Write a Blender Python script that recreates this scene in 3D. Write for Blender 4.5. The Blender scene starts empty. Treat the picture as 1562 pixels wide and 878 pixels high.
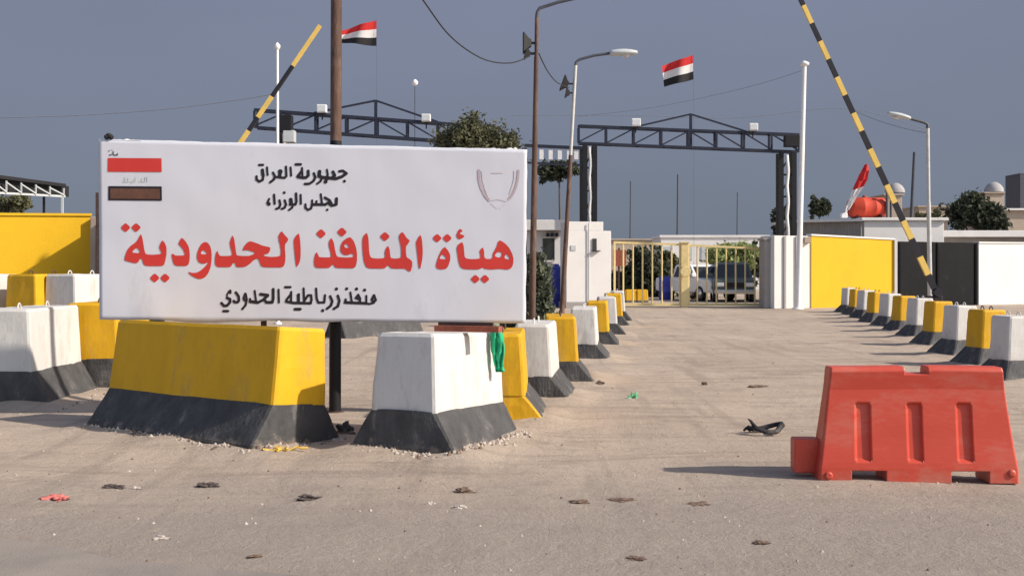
import bpy, bmesh, math, random
import numpy as np
from mathutils import Vector, Matrix, noise
R = math.radians
SC = bpy.context.scene
COL = SC.collection

# ------------------------------------------------------------------ camera, sky, sun, exposure
F = 1700.0            # focal length in photo pixels (photo 1562 wide)
HZ = 412.0            # horizon row
EYE = 1.5
cam_d = bpy.data.cameras.new('camera'); cam = bpy.data.objects.new('camera', cam_d); COL.objects.link(cam)
cam.location = (0, 0, EYE); cam.rotation_euler = (R(90), 0, 0)
cam_d.sensor_width = 36.0; cam_d.lens = 36.0 * F / 1562.0
cam_d.shift_y = -(439.0 - HZ) / 1562.0
cam_d.clip_start = 0.1; cam_d.clip_end = 5000
SC.camera = cam

SUN_EL = 34.0
SH = Vector((0.947, -0.321))
world = bpy.data.worlds.new('World'); SC.world = world; world.use_nodes = True
wn = world.node_tree; wn.nodes.clear()
def wnode(t, **k):
    n = wn.nodes.new(t)
    for a, b in k.items(): setattr(n, a, b)
    return n
sky = wnode('ShaderNodeTexSky', sky_type='NISHITA', sun_disc=False, sun_elevation=R(SUN_EL),
            sun_rotation=math.atan2(SH.x, SH.y), air_density=1.0, dust_density=2.0, ozone_density=1.0)
tc = wnode('ShaderNodeTexCoord'); sep = wnode('ShaderNodeSeparateXYZ')
wn.links.new(tc.outputs['Generated'], sep.inputs[0])
mr = wnode('ShaderNodeMapRange'); mr.inputs[1].default_value = -0.75; mr.inputs[2].default_value = 0.35
mr.inputs[3].default_value = 0.0; mr.inputs[4].default_value = 0.97
wn.links.new(sep.outputs['Y'], mr.inputs[0])
nz = wnode('ShaderNodeTexNoise'); nz.inputs['Scale'].default_value = 2.2; nz.inputs['Detail'].default_value = 4
wmap = wnode('ShaderNodeMapping'); wmap.inputs['Scale'].default_value = (1, 1, 3.5)
wn.links.new(tc.outputs['Generated'], wmap.inputs[0]); wn.links.new(wmap.outputs[0], nz.inputs['Vector'])
cr = wnode('ShaderNodeValToRGB')      # storm cloud bank: slate at the horizon, a little more violet above
cr.color_ramp.elements[0].position = 0.0; cr.color_ramp.elements[0].color = (0.86, 1.03, 1.32, 1)
cr.color_ramp.elements[1].position = 0.26; cr.color_ramp.elements[1].color = (1.09, 1.21, 1.72, 1)
wn.links.new(sep.outputs['Z'], cr.inputs[0])
nm = wnode('ShaderNodeMapRange'); nm.inputs[1].default_value = 0.3; nm.inputs[2].default_value = 0.7
nm.inputs[3].default_value = 0.95; nm.inputs[4].default_value = 1.05
wn.links.new(nz.outputs['Fac'], nm.inputs[0])
cm = wnode('ShaderNodeVectorMath', operation='SCALE'); wn.links.new(cr.outputs[0], cm.inputs[0]); wn.links.new(nm.outputs[0], cm.inputs['Scale'])
mx = wnode('ShaderNodeMix', data_type='RGBA')
wn.links.new(mr.outputs[0], mx.inputs['Factor']); wn.links.new(sky.outputs[0], mx.inputs['A']); wn.links.new(cm.outputs[0], mx.inputs['B'])
bg = wnode('ShaderNodeBackground'); bg.inputs['Strength'].default_value = 0.125
wo = wnode('ShaderNodeOutputWorld')
wn.links.new(mx.outputs['Result'], bg.inputs['Color']); wn.links.new(bg.outputs[0], wo.inputs['Surface'])

sun_d = bpy.data.lights.new('sun', 'SUN'); sun = bpy.data.objects.new('sun', sun_d); COL.objects.link(sun)
sun_d.energy = 3.8; sun_d.angle = R(0.9); sun_d.color = (1.0, 0.90, 0.76)
SDIR = Vector((SH.x * math.cos(R(SUN_EL)), SH.y * math.cos(R(SUN_EL)), math.sin(R(SUN_EL))))
sun.rotation_euler = SDIR.to_track_quat('Z', 'Y').to_euler(); sun.location = (20, -10, 15)

vs = SC.view_settings
vs.view_transform = 'Standard'; vs.look = 'None'; vs.gamma = 1.0; vs.use_curve_mapping = False
vs.exposure = 0.60
SC.cycles.max_bounces = 6; SC.cycles.use_denoising = True

# ------------------------------------------------------------------ helpers
def P(px, py, D): return Vector(((px - 781.0) / F * D, D, EYE + (HZ - py) / F * D))
def G(px, py):
    D = EYE * F / (py - HZ)
    return Vector(((px - 781.0) / F * D, D, 0.0))
def zat(py, D): return EYE + (HZ - py) / F * D

class MB:
    def __init__(s): s.v = []; s.f = []; s.m = []; s.sm = []
    def add(s, vs, fs, mi=0, smooth=False):
        b = len(s.v); s.v += [tuple(p) for p in vs]
        for f in fs: s.f.append(tuple(b + i for i in f)); s.m.append(mi); s.sm.append(smooth)
        return s
    def box(s, x0, y0, z0, x1, y1, z1, mi=0):
        vs = [(x, y, z) for x in (x0, x1) for y in (y0, y1) for z in (z0, z1)]
        return s.add(vs, [(0, 1, 3, 2), (4, 6, 7, 5), (0, 4, 5, 1), (2, 3, 7, 6), (0, 2, 6, 4), (1, 5, 7, 3)], mi)
    def bar(s, a, b, w, h=None, mi=0, up=(0, 0, 1)):
        a = Vector(a); b = Vector(b); h = h or w; d = (b - a).normalized(); u = Vector(up)
        if abs(d.dot(u)) > .98: u = Vector((0, 1, 0))
        r = d.cross(u).normalized(); t = r.cross(d).normalized()
        vs = []
        for p in (a, b):
            for i, j in ((-1, -1), (1, -1), (1, 1), (-1, 1)): vs.append(p + r * (i * w / 2) + t * (j * h / 2))
        return s.add(vs, [(3, 2, 1, 0), (4, 5, 6, 7), (0, 1, 5, 4), (1, 2, 6, 5), (2, 3, 7, 6), (3, 0, 4, 7)], mi)
    def tube(s, pts, r, n=10, mi=0, caps=True):
        pts = [Vector(p) for p in pts]; rs = r if isinstance(r, (list, tuple)) else [r] * len(pts)
        rings = []; prev = None
        for i, p in enumerate(pts):
            d = ((pts[min(i + 1, len(pts) - 1)] - pts[max(i - 1, 0)])).normalized()
            if prev is None:
                u = Vector((0, 0, 1)) if abs(d.z) < .9 else Vector((1, 0, 0))
                x = d.cross(u).normalized()
            else: x = (prev - d * prev.dot(d)).normalized()
            prev = x; y = d.cross(x)
            rings.append([p + (x * math.cos(2 * math.pi * k / n) + y * math.sin(2 * math.pi * k / n)) * rs[i] for k in range(n)])
        vs = [q for g in rings for q in g]; fs = []
        for i in range(len(pts) - 1):
            for k in range(n):
                a = i * n + k; b = i * n + (k + 1) % n
                fs.append((a, b, b + n, a + n))
        s.add(vs, fs, mi, True)
        if caps:
            s.add(rings[0], [tuple(range(n))[::-1]], mi); s.add(rings[-1], [tuple(range(n))], mi)
        return s
    def lathe(s, prof, n=24, mi=0, M=None):
        M = M or Matrix(); vs = []; fs = []
        for r, z in prof:
            for k in range(n):
                a = 2 * math.pi * k / n; vs.append(M @ Vector((r * math.cos(a), r * math.sin(a), z)))
        for i in range(len(prof) - 1):
            for k in range(n):
                a = i * n + k; b = i * n + (k + 1) % n; fs.append((a, b, b + n, a + n))
        s.add(vs, fs, mi, True)
        s.add([vs[k] for k in range(n)], [tuple(range(n))[::-1]], mi)
        s.add([vs[(len(prof) - 1) * n + k] for k in range(n)], [tuple(range(n))], mi)
        return s
    def prism(s, poly, a, b, mi=0):      # poly: list of 3D points (planar); extruded by vector from offset a to b
        a = Vector(a); b = Vector(b); n = len(poly)
        vs = [Vector(p) + a for p in poly] + [Vector(p) + b for p in poly]
        fs = [tuple(range(n))[::-1], tuple(range(n, 2 * n))] + [(i, (i + 1) % n, n + (i + 1) % n, n + i) for i in range(n)]
        return s.add(vs, fs, mi)
    def build(s, name, mat, parent=None, org=None, bevel=0, recalc=False):
        me = bpy.data.meshes.new(name)
        o3 = Vector(org) if org is not None else Vector((0, 0, 0))
        me.from_pydata([tuple(Vector(p) - o3) for p in s.v], [], s.f)
        for mm in (mat if isinstance(mat, (list, tuple)) else [mat]): me.materials.append(mm)
        me.polygons.foreach_set('material_index', s.m); me.polygons.foreach_set('use_smooth', s.sm)
        me.update()
        if recalc:
            bm = bmesh.new(); bm.from_mesh(me); bmesh.ops.remove_doubles(bm, verts=bm.verts, dist=1e-5)
            bmesh.ops.recalc_face_normals(bm, faces=bm.faces); bm.to_mesh(me); bm.free()
        ob = bpy.data.objects.new(name, me); COL.objects.link(ob)
        if parent is not None: ob.parent = parent
        elif org is not None: ob.location = o3
        if bevel:
            md = ob.modifiers.new('bevel', 'BEVEL'); md.width = bevel; md.segments = 2; md.limit_method = 'ANGLE'; md.angle_limit = R(35)
        return ob

def tag(o, label, cat, group=None):
    o['label'] = label; o['category'] = cat
    if group: o['group'] = group
    return o
def thing(name, label, cat, loc=(0, 0, 0), rz=0.0, group=None):
    o = bpy.data.objects.new(name, None); COL.objects.link(o); o.empty_display_size = .2
    o.location = loc; o.rotation_euler = (0, 0, rz)
    return tag(o, label, cat, group)
def structure(o, kind='structure'): o['kind'] = kind; return o

# ------------------------------------------------------------------ materials
def srgb(r, g, b):
    f = lambda c: (c / 255 / 12.92) if c <= 10 else ((c / 255 + .055) / 1.055) ** 2.4
    return (f(r), f(g), f(b))
MATS = {}
def mat(name, col, rough=.7, var=.12, scale=6.0, bump=0.0, bscale=60.0, stain=None, stain_amt=.0, stain_scale=2.0, metal=0.0, spec=.3, transl=0.0, stretch=(1, 1, 1), obj_rand=0.0, dust=0.0, chip=0.0):
    if name in MATS: return MATS[name]
    m = bpy.data.materials.new(name); m.use_nodes = True; t = m.node_tree; nd = t.nodes; lk = t.links
    b = nd['Principled BSDF']; b.inputs['Roughness'].default_value = rough; b.inputs['Metallic'].default_value = metal
    b.inputs['Specular IOR Level'].default_value = spec
    c = nd.new('ShaderNodeTexCoord'); mp = nd.new('ShaderNodeMapping'); mp.inputs['Scale'].default_value = stretch
    lk.new(c.outputs['Object'], mp.inputs[0])
    n1 = nd.new('ShaderNodeTexNoise'); n1.inputs['Scale'].default_value = scale; n1.inputs['Detail'].default_value = 6; n1.inputs['Roughness'].default_value = .65
    lk.new(mp.outputs[0], n1.inputs['Vector'])
    r1 = nd.new('ShaderNodeMapRange'); r1.inputs[1].default_value = .3; r1.inputs[2].default_value = .7
    r1.inputs[3].default_value = 1 - var; r1.inputs[4].default_value = 1 + var
    lk.new(n1.outputs['Fac'], r1.inputs[0])
    sc = nd.new('ShaderNodeVectorMath'); sc.operation = 'SCALE'; sc.inputs[0].default_value = col
    lk.new(r1.outputs[0], sc.inputs['Scale']); out = sc.outputs[0]
    if obj_rand:
        oi = nd.new('ShaderNodeObjectInfo'); r2 = nd.new('ShaderNodeMapRange'); r2.inputs[3].default_value = 1 - obj_rand; r2.inputs[4].default_value = 1 + obj_rand
        lk.new(oi.outputs['Random'], r2.inputs[0]); s2 = nd.new('ShaderNodeVectorMath'); s2.operation = 'SCALE'
        lk.new(out, s2.inputs[0]); lk.new(r2.outputs[0], s2.inputs['Scale']); out = s2.outputs[0]
    if stain:
        n2 = nd.new('ShaderNodeTexNoise'); n2.inputs['Scale'].default_value = stain_scale; n2.inputs['Detail'].default_value = 9; n2.inputs['Roughness'].default_value = .72
        lk.new(mp.outputs[0], n2.inputs['Vector'])
        r3 = nd.new('ShaderNodeMapRange'); r3.inputs[1].default_value = .62 - stain_amt * .3; r3.inputs[2].default_value = .70
        r3.inputs[3].default_value = 0; r3.inputs[4].default_value = min(1, .35 + stain_amt)
        lk.new(n2.outputs['Fac'], r3.inputs[0])
        mm = nd.new('ShaderNodeMix'); mm.data_type = 'RGBA'; mm.inputs['B'].default_value = (*stain, 1)
        lk.new(r3.outputs[0], mm.inputs['Factor']); lk.new(out, mm.inputs['A']); out = mm.outputs['Result']
    if chip:      # small flakes of lost paint showing the grey concrete
        n5 = nd.new('ShaderNodeTexNoise'); n5.inputs['Scale'].default_value = 11; n5.inputs['Detail'].default_value = 7; n5.inputs['Roughness'].default_value = .75
        lk.new(c.outputs['Object'], n5.inputs['Vector'])
        r5 = nd.new('ShaderNodeMapRange'); r5.inputs[1].default_value = chip; r5.inputs[2].default_value = chip + .012; r5.inputs[4].default_value = .85
        lk.new(n5.outputs['Fac'], r5.inputs[0])
        m5 = nd.new('ShaderNodeMix'); m5.data_type = 'RGBA'; m5.inputs['B'].default_value = (.27, .245, .22, 1)
        lk.new(r5.outputs[0], m5.inputs['Factor']); lk.new(out, m5.inputs['A']); out = m5.outputs['Result']
    if dust:      # splashed dirt low on the block, broken up by noise
        sx = nd.new('ShaderNodeSeparateXYZ'); lk.new(c.outputs['Object'], sx.inputs[0])
        n4 = nd.new('ShaderNodeTexNoise'); n4.inputs['Scale'].default_value = 9; n4.inputs['Detail'].default_value = 6; n4.inputs['Roughness'].default_value = .7
        lk.new(c.outputs['Object'], n4.inputs['Vector'])
        ma = nd.new('ShaderNodeMath'); ma.operation = 'MULTIPLY_ADD'; ma.inputs[1].default_value = .55; lk.new(n4.outputs['Fac'], ma.inputs[0]); 
        mu = nd.new('ShaderNodeMath'); mu.operation = 'MULTIPLY'; mu.inputs[1].default_value = -1.0; lk.new(sx.outputs['Z'], mu.inputs[0]); lk.new(mu.outputs[0], ma.inputs[2])
        r4 = nd.new('ShaderNodeMapRange'); r4.inputs[1].default_value = .20 if dust < .3 else -.12; r4.inputs[2].default_value = .36 if dust < .3 else .05; r4.inputs[3].default_value = 0; r4.inputs[4].default_value = .35 if (dust < .15 or dust > .3) else .75
        lk.new(ma.outputs[0], r4.inputs[0])
        md_ = nd.new('ShaderNodeMix'); md_.data_type = 'RGBA'; md_.inputs['B'].default_value = (.31, .25, .20, 1)
        lk.new(r4.outputs[0], md_.inputs['Factor']); lk.new(out, md_.inputs['A']); out = md_.outputs['Result']
    lk.new(out, b.inputs['Base Color'])
    if transl:
        b.inputs['Transmission Weight'].default_value = 0
        tr = nd.new('ShaderNodeBsdfTranslucent'); lk.new(out, tr.inputs['Color'])
        ms = nd.new('ShaderNodeMixShader'); ms.inputs[0].default_value = transl
        lk.new(b.outputs[0], ms.inputs[1]); lk.new(tr.outputs[0], ms.inputs[2]); lk.new(ms.outputs[0], nd['Material Output'].inputs['Surface'])
    if bump:
        n3 = nd.new('ShaderNodeTexNoise'); n3.inputs['Scale'].default_value = bscale; n3.inputs['Detail'].default_value = 5
        lk.new(mp.outputs[0], n3.inputs['Vector'])
        bp = nd.new('ShaderNodeBump'); bp.inputs['Strength'].default_value = bump; bp.inputs['Distance'].default_value = .02
        lk.new(n3.outputs['Fac'], bp.inputs['Height']); lk.new(bp.outputs[0], b.inputs['Normal'])
    MATS[name] = m; return m

M_white = mat('white concrete paint', (.56, .545, .53), .75, .06, 3, .14, 30, stain=(.36, .31, .26), stain_amt=.30, stain_scale=4.5, stretch=(1, 1, .35), dust=.45, chip=.69)
M_yellow = mat('yellow concrete paint', (.60, .330, .010), .65, .09, 4, .14, 30, stain=(.36, .24, .08), stain_amt=.26, stain_scale=4.5, obj_rand=.06, stretch=(1, 1, .35), chip=.685)
M_black = mat('black concrete paint', (.062, .061, .064), .7, .32, 7, .5, 30, stain=(.24, .22, .20), stain_amt=.14, stain_scale=6.5, obj_rand=.12, stretch=(1, 1, .45), dust=.18, chip=.675)
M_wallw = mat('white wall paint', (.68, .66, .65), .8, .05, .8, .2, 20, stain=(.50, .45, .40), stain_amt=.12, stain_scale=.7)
M_wally = mat('yellow wall paint', (.68, .40, .012), .7, .06, .7, .2, 20, stain=(.62, .42, .08), stain_amt=.1, stain_scale=.8)
M_wallk = mat('black gate paint', (.008, .0085, .011), .6, .2, 1, .1, 10, stain=(.03, .03, .03), stain_amt=.12, spec=.12)
M_wallg = mat('pale grey wall paint', (.52, .50, .50), .8, .06, 2)
M_greyshade = mat('grey render and shade', (.30, .28, .27), .85, .1, 2, .3, 15)  # plain grey; on the gate pier and building side it is painted shade
M_rust = mat('rusty pipe', (.105, .060, .046), .75, .40, 7, .3, 40, stain=(.25, .18, .145), stain_amt=.35, stain_scale=5, stretch=(1, 1, .25))
M_rustd = mat('dark rusty steel', (.07, .045, .04), .8, .3, 8, .3, 40)
M_rustr = mat('red rusty steel', (.26, .075, .045), .75, .3, 9, .3, 40)
M_pipe = mat('pale galvanised pipe', (.50, .49, .48), .5, .12, 6, metal=.2)
M_whitep = mat('white pole paint', (.74, .73, .73), .5, .05, 4)
M_greyp = mat('grey pole with haze tone', (.075, .08, .10), .6, .1, 4)  # pole grey; on the far masts it stands in for haze
M_gantry = mat('dark blue steel', (.018, .022, .042), .55, .2, 3)
M_gblk = mat('black steel', (.010, .010, .013), .55, .2, 4)
M_lampw = mat('lamp housing white', (.72, .72, .72), .4, .05, 5)
M_lampg = mat('lamp housing grey', (.45, .48, .50), .4, .08, 5)
M_glass = mat('lamp glass', (.55, .57, .60), .15, .05, 5, spec=.6)
M_gate = mat('gate yellow paint', (.64, .51, .25), .55, .1, 8)
M_boomy = mat('boom yellow paint', (.72, .50, .13), .5, .1, 6)
M_boomk = mat('boom black paint', (.018, .018, .025), .5, .2, 6)
M_plast = mat('red barrier plastic', (.50, .060, .036), .45, .07, 3, .06, 30, stain=(.46, .15, .11), stain_amt=.38, stain_scale=3.0, spec=.35, stretch=(.5, 1, 1.3), dust=.1)
M_vinyl = mat('white sign vinyl', (.54, .55, .62), .5, .025, 1.5, .05, 4, spec=.3, stain=(.40, .40, .44), stain_amt=.10, stain_scale=1.6, stretch=(1, 1, .35))
M_tred = mat('red print', (.50, .036, .030), .55, .03, 3)
M_tblk = mat('black print', (.016, .012, .016), .55, .03, 3)
M_tbrn = mat('faded brown print', (.11, .05, .035), .55, .25, 20)
M_tgrn = mat('pale green print', (.48, .53, .50), .55, .05, 8)
M_tmau = mat('pale mauve print', (.42, .33, .37), .55, .1, 8)
M_tmau2 = mat('faint rose print', (.58, .52, .54), .55, .1, 8)
M_flr = mat('flag red', (.62, .035, .035), .8, .08, 4, transl=.3)
M_flw = mat('flag white', (.78, .77, .77), .8, .04, 4, transl=.3)
M_flk = mat('flag black', (.02, .02, .022), .8, .1, 4, transl=.1)
M_tank = mat('red tank paint', (.50, .055, .028), .7, .1, 2)
M_beige = mat('beige render', (.40, .33, .27), .85, .08, 1)
M_domeg = mat('white dome toned for haze', (.34, .33, .34), .8, .1, 1)  # white domes greyed in colour in place of haze
M_blue = mat('blue plastic', (.05, .06, .36), .45, .08, 3)
M_green = mat('green cloth', (.03, .46, .22), .7, .2, 12, transl=.15)
M_trunk = mat('bark', (.10, .075, .055), .9, .3, 8, .5, 30)
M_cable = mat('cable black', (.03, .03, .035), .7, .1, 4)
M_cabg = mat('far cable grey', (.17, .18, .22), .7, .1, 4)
M_rubber = mat('rubber', (.018, .018, .02), .7, .3, 10, .3, 40, stain=(.16, .14, .13), stain_amt=.3, stain_scale=6)
M_carw = mat('white car paint', (.72, .72, .72), .3, .03, 3, spec=.5)
M_card = mat('dark green car paint', (.07, .085, .08), .3, .05, 3, spec=.5)
M_carg = mat('car glass', (.02, .025, .03), .08, .05, 3, spec=.7)
M_chrome = mat('bright trim', (.55, .55, .56), .25, .05, 4, metal=.9)
M_stone = mat('pale stone', (.42, .36, .31), .9, .2, 6, obj_rand=.1)
def leafmat(name, c): return mat(name, c, .75, .45, 1.7, transl=.25, spec=.2)
M_leaf = leafmat('olive leaves', (.120, .122, .070))
M_leafd = leafmat('dark leaves', (.062, .072, .048))  # colour lifted in place of haze on the farther trees
M_leafg = leafmat('grey green leaves', (.110, .125, .085))
M_leafp = leafmat('pale green leaves', (.30, .35, .14))

# ------------------------------------------------------------------ ground
def ground_material():
    m = bpy.data.materials.new('dusty ground'); m.use_nodes = True; t = m.node_tree; nd = t.nodes; lk = t.links
    b = nd['Principled BSDF']; b.inputs['Roughness'].default_value = .95; b.inputs['Specular IOR Level'].default_value = .1
    c = nd.new('ShaderNodeTexCoord')
    def nse(scale, detail, rough=.6, st=(1, 1, 1), rot=0):
        mp = nd.new('ShaderNodeMapping'); mp.inputs['Scale'].default_value = st; mp.inputs['Rotation'].default_value = (0, 0, rot)
        lk.new(c.outputs['Object'], mp.inputs[0])
        n = nd.new('ShaderNodeTexNoise'); n.inputs['Scale'].default_value = scale; n.inputs['Detail'].default_value = detail; n.inputs['Roughness'].default_value = rough
        lk.new(mp.outputs[0], n.inputs['Vector']); return n.outputs['Fac']
    def rng(x, a, bb, lo, hi):
        r = nd.new('ShaderNodeMapRange'); r.inputs[1].default_value = a; r.inputs[2].default_value = bb; r.inputs[3].default_value = lo; r.inputs[4].default_value = hi
        lk.new(x, r.inputs[0]); return r.outputs[0]
    def mix(f, A, B):
        x = nd.new('ShaderNodeMix'); x.data_type = 'RGBA'; lk.new(f, x.inputs['Factor'])
        for k, q in (('A', A), ('B', B)):
            if isinstance(q, tuple): x.inputs[k].default_value = (*q, 1)
            else: lk.new(q, x.inputs[k])
        return x.outputs['Result']
    def scl(v, f):
        s = nd.new('ShaderNodeVectorMath'); s.operation = 'SCALE'; lk.new(v, s.inputs[0]); lk.new(f, s.inputs['Scale']); return s.outputs[0]
    base = mix(rng(nse(.35, 5), .35, .65, 0, 1), (.378, .309, .254), (.448, .370, .308))
    base = mix(rng(nse(1.1, 8, .7), .48, .72, 0, .75), base, (.315, .262, .220))
    # tyre-swept bands along the road
    base = mix(rng(nse(1.0, 5, .55, (1.3, .07, 1)), .45, .62, 0, .7), base, (.43, .35, .285))
    base = mix(rng(nse(1.7, 5, .6, (1.9, .12, 1)), .54, .68, 0, .55), base, (.26, .215, .18))
    base = mix(rng(nse(2.0, 6, .65, (.22, 1.9, 1)), .50, .64, 0, .52), base, (.25, .205, .17))
    base = mix(rng(nse(.8, 8, .75), .53, .66, 0, .6), base, (.235, .195, .165))
    sy = nd.new('ShaderNodeSeparateXYZ'); lk.new(c.outputs['Object'], sy.inputs[0])
    ny = nd.new('ShaderNodeMath'); ny.operation = 'MULTIPLY_ADD'; ny.inputs[1].default_value = 2.6; lk.new(nse(.9, 5, .6), ny.inputs[0]); lk.new(sy.outputs['Y'], ny.inputs[2])
    base = mix(rng(ny.outputs[0], 8.0, 10.0, .8, 0), base, (.285, .247, .222))
    # pebbles and grit: pale and dark specks
    base = mix(rng(nse(26, 3, .8), .66, .72, 0, .6), base, (.52, .45, .38))
    base = mix(rng(nse(17, 4, .8), .64, .72, 0, .65), base, (.17, .135, .11))
    base = scl(base, rng(nse(90, 4, .8), .25, .75, .86, 1.26))
    lk.new(base, b.inputs['Base Color'])
    h1 = nse(9, 8, .75); h2 = nse(55, 4, .8); h3 = nse(1.3, 4, .5)
    ad = nd.new('ShaderNodeMath'); ad.operation = 'MULTIPLY_ADD'; lk.new(h2, ad.inputs[0]); ad.inputs[1].default_value = .35; lk.new(h1, ad.inputs[2])
    ad2 = nd.new('ShaderNodeMath'); ad2.operation = 'MULTIPLY_ADD'; lk.new(h3, ad2.inputs[0]); ad2.inputs[1].default_value = 1.6; lk.new(ad.outputs[0], ad2.inputs[2])
    bp = nd.new('ShaderNodeBump'); bp.inputs['Strength'].default_value = .8; bp.inputs['Distance'].default_value = .035
    lk.new(ad2.outputs[0], bp.inputs['Height']); lk.new(bp.outputs[0], b.inputs['Normal'])
    return m
M_ground = ground_material()
FOOT = []
def ground_h(x, y):
    if y > 60 or y < 0 or abs(x) > 25: return 0.0
    hb = 0
    for (cx, cy, ca, sa, hl, hw) in FOOT:
        dx = x - cx; dy = y - cy
        if abs(dx) > 2.2 or abs(dy) > 2.2: continue
        qx = max(0, abs(dx * ca + dy * sa) - hl); qy = max(0, abs(dy * ca - dx * sa) - hw); d = math.hypot(qx, qy)
        hb = max(hb, (.05 + .05 * noise.noise((x * 2.1, y * 2.1, 9))) * math.exp(-(d / .20) ** 2))
    fade = min(1, (60 - y) / 20, max(0, (25 - abs(x)) / 5), max(0, y) / 2)
    return (.030 * noise.noise((x * .6, y * .6, 1.3)) + .011 * noise.noise((x * 2.3, y * 2.3, 5.1))) * fade + hb
def build_ground():
    xs = [-3000, -600, -150, -60, -30, -25] + [-24 + i * .5 for i in range(32)] + [-8 + i * .13 for i in range(93)] + [4.1 + i * .3 for i in range(68)] + [25, 30, 60, 150, 600, 3000]
    ys = [-60, -20, -4] + [i * .35 for i in range(0, 24)] + [8.3 + i * .13 for i in range(0, 85)] + [19.4 + i * .3 for i in range(35)] + [30 + i * 1.2 for i in range(0, 26)] + [62, 70, 90, 140, 300, 900, 4000]
    mb = MB(); vs = [(x, y, ground_h(x, y)) for y in ys for x in xs]; n = len(xs)
    mb.add(vs, [(j * n + i, j * n + i + 1, (j + 1) * n + i + 1, (j + 1) * n + i) for j in range(len(ys) - 1) for i in range(n - 1)], 0, True)
    return structure(mb.build('ground', M_ground))
M_asph = mat('dusty asphalt', (.225, .202, .190), .9, .10, 1.2, .3, 80, stain=(.285, .247, .222), stain_amt=.6, stain_scale=1.2)
def build_road():
    mb = MB(); n = 60; top = []; bot = []
    for i in range(n + 1):
        t = i / n; x = -9 + 9.3 * t
        y = 6.42 - 1.0 * max(0, (x + 3.6) / 2.3) + .14 * noise.noise((x * 1.3, 3.3, 0)) + .05 * noise.noise((x * 5, 1.3, 0))
        y = max(y, 3.0); top.append((x, y, .030)); bot.append((x, 2.6, .034))
    vs = bot + top + [(p[0], p[1] + .12, -.02) for p in top]
    m = n + 1
    fs = [(i, i + 1, m + i + 1, m + i) for i in range(n)] + [(m + i, m + i + 1, 2 * m + i + 1, 2 * m + i) for i in range(n)]
    mb.add(vs, fs, 0, True)
    structure(mb.build('road', M_asph))
build_road()

# ------------------------------------------------------------------ concrete barrier blocks
def rrect(L, W, r, nL, nW):
    pts = []; x, y = L / 2, W / 2
    def seg(a, b, n):
        for k in range(n): pts.append((a[0] + (b[0] - a[0]) * k / n, a[1] + (b[1] - a[1]) * k / n))
    seg((-x + r, -y), (x - r, -y), nL); pts.append((x - r, -y)); pts.append((x - r * .3, -y + r * .3)); 
    seg((x, -y + r), (x, y - r), nW); pts.append((x, y - r)); pts.append((x - r * .3, y - r * .3))
    seg((x - r, y), (-x + r, y), nL); pts.append((-x + r, y)); pts.append((-x + r * .3, y - r * .3))
    seg((-x, y - r), (-x, -y + r), nW); pts.append((-x, -y + r)); pts.append((-x + r * .3, -y + r * .3))
    return pts
def loft(mb, levels, seed, amp, cap_top, nL=12, nW=6, endmi=None):
    rings = []
    for (z, L, W, r) in levels:
        ring = []
        for (x, y) in rrect(L, W, r, nL, nW):
            p = Vector((x, y, z)); d = noise.noise(p * 3.1 + Vector((seed * 7.7, 0, 0))) + .5 * noise.noise(p * 9 + Vector((seed * 3.1, 2, 0)))
            e = Vector((x, y, 0)).normalized() * d * amp
            ring.append((p.x + e.x, p.y + e.y, z + (d * amp * .6 if z > .05 else 0)))
        rings.append(ring)
    n = len(rings[0])
    mb.add([p for g in rings for p in g], [], 0)
    base = len(mb.v) - n * len(rings)
    for i in range(len(rings) - 1):
        for k in range(n):
            a = base + i * n + k; b = base + i * n + (k + 1) % n
            mi = 0
            if endmi is not None:
                q = [mb.v[j] for j in (a, b, b + n)]
                nn = (Vector(q[1]) - Vector(q[0])).cross(Vector(q[2]) - Vector(q[0])).normalized()
                if nn.x < -.6: mi = endmi
            mb.f.append((a, b, b + n, a + n)); mb.m.append(mi); mb.sm.append(False)
    if cap_top:
        mb.f.append(tuple(base + (len(rings) - 1) * n + k for k in range(n))); mb.m.append(0); mb.sm.append(False)
bc = [0]
def block(center, yaw, L, W, H, fh, tL, tW, color, label, group, loops=True, foot_front=None, tilt=(0, 0), detail=True, sink=.02):
    bc[0] += 1; sd = bc[0]
    if detail: FOOT.append((center[0], center[1], math.cos(yaw), math.sin(yaw), L / 2, W / 2))
    t = thing('concrete_barrier', label, 'concrete barrier', (center[0], center[1], -sink), yaw, group)
    t.rotation_euler = (tilt[0], tilt[1], yaw)
    mb = MB()
    nz_ = 5
    lv = [(0, L * .985, W * .985, .03), (.05, L, W, .03)]
    for k in range(1, nz_ + 1):
        f = k / nz_
        lv.append((.05 + (fh - .05) * f, L + (tL - L) * f, W + (tW - W) * f, .03 + .015 * f))
    loft(mb, lv, sd, .017 if detail else .006, False, endmi=1 if foot_front else None)
    mats = [M_black, foot_front] if foot_front else [M_black]
    mb.build('foot', mats, t)
    mb = MB(); lv = []
    for k in range(0, 7):
        f = k / 6
        lv.append((fh - .01 + (H - fh - .02) * f, tL - .006 - .03 * f, tW - .006 - .07 * f, .035))
    L2, W2 = lv[-1][1], lv[-1][2]
    lv.append((H, L2 - .035, W2 - .035, .03))
    loft(mb, lv, sd + 50, .009 if detail else .005, True)
    mb.build('body', color, t)
    if loops:
        for sx in (-1, 1):
            lp = MB(); x0 = sx * L2 * .27
            pts = [(x0 + .045 * math.cos(a), 0, H - .02 + .075 * math.sin(a)) for a in [math.pi * k / 8 for k in range(9)]]
            lp.tube(pts, .009, 6)
            lp.build('lifting_loop', M_rustd if color is M_yellow else M_white, t)
    return t
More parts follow.
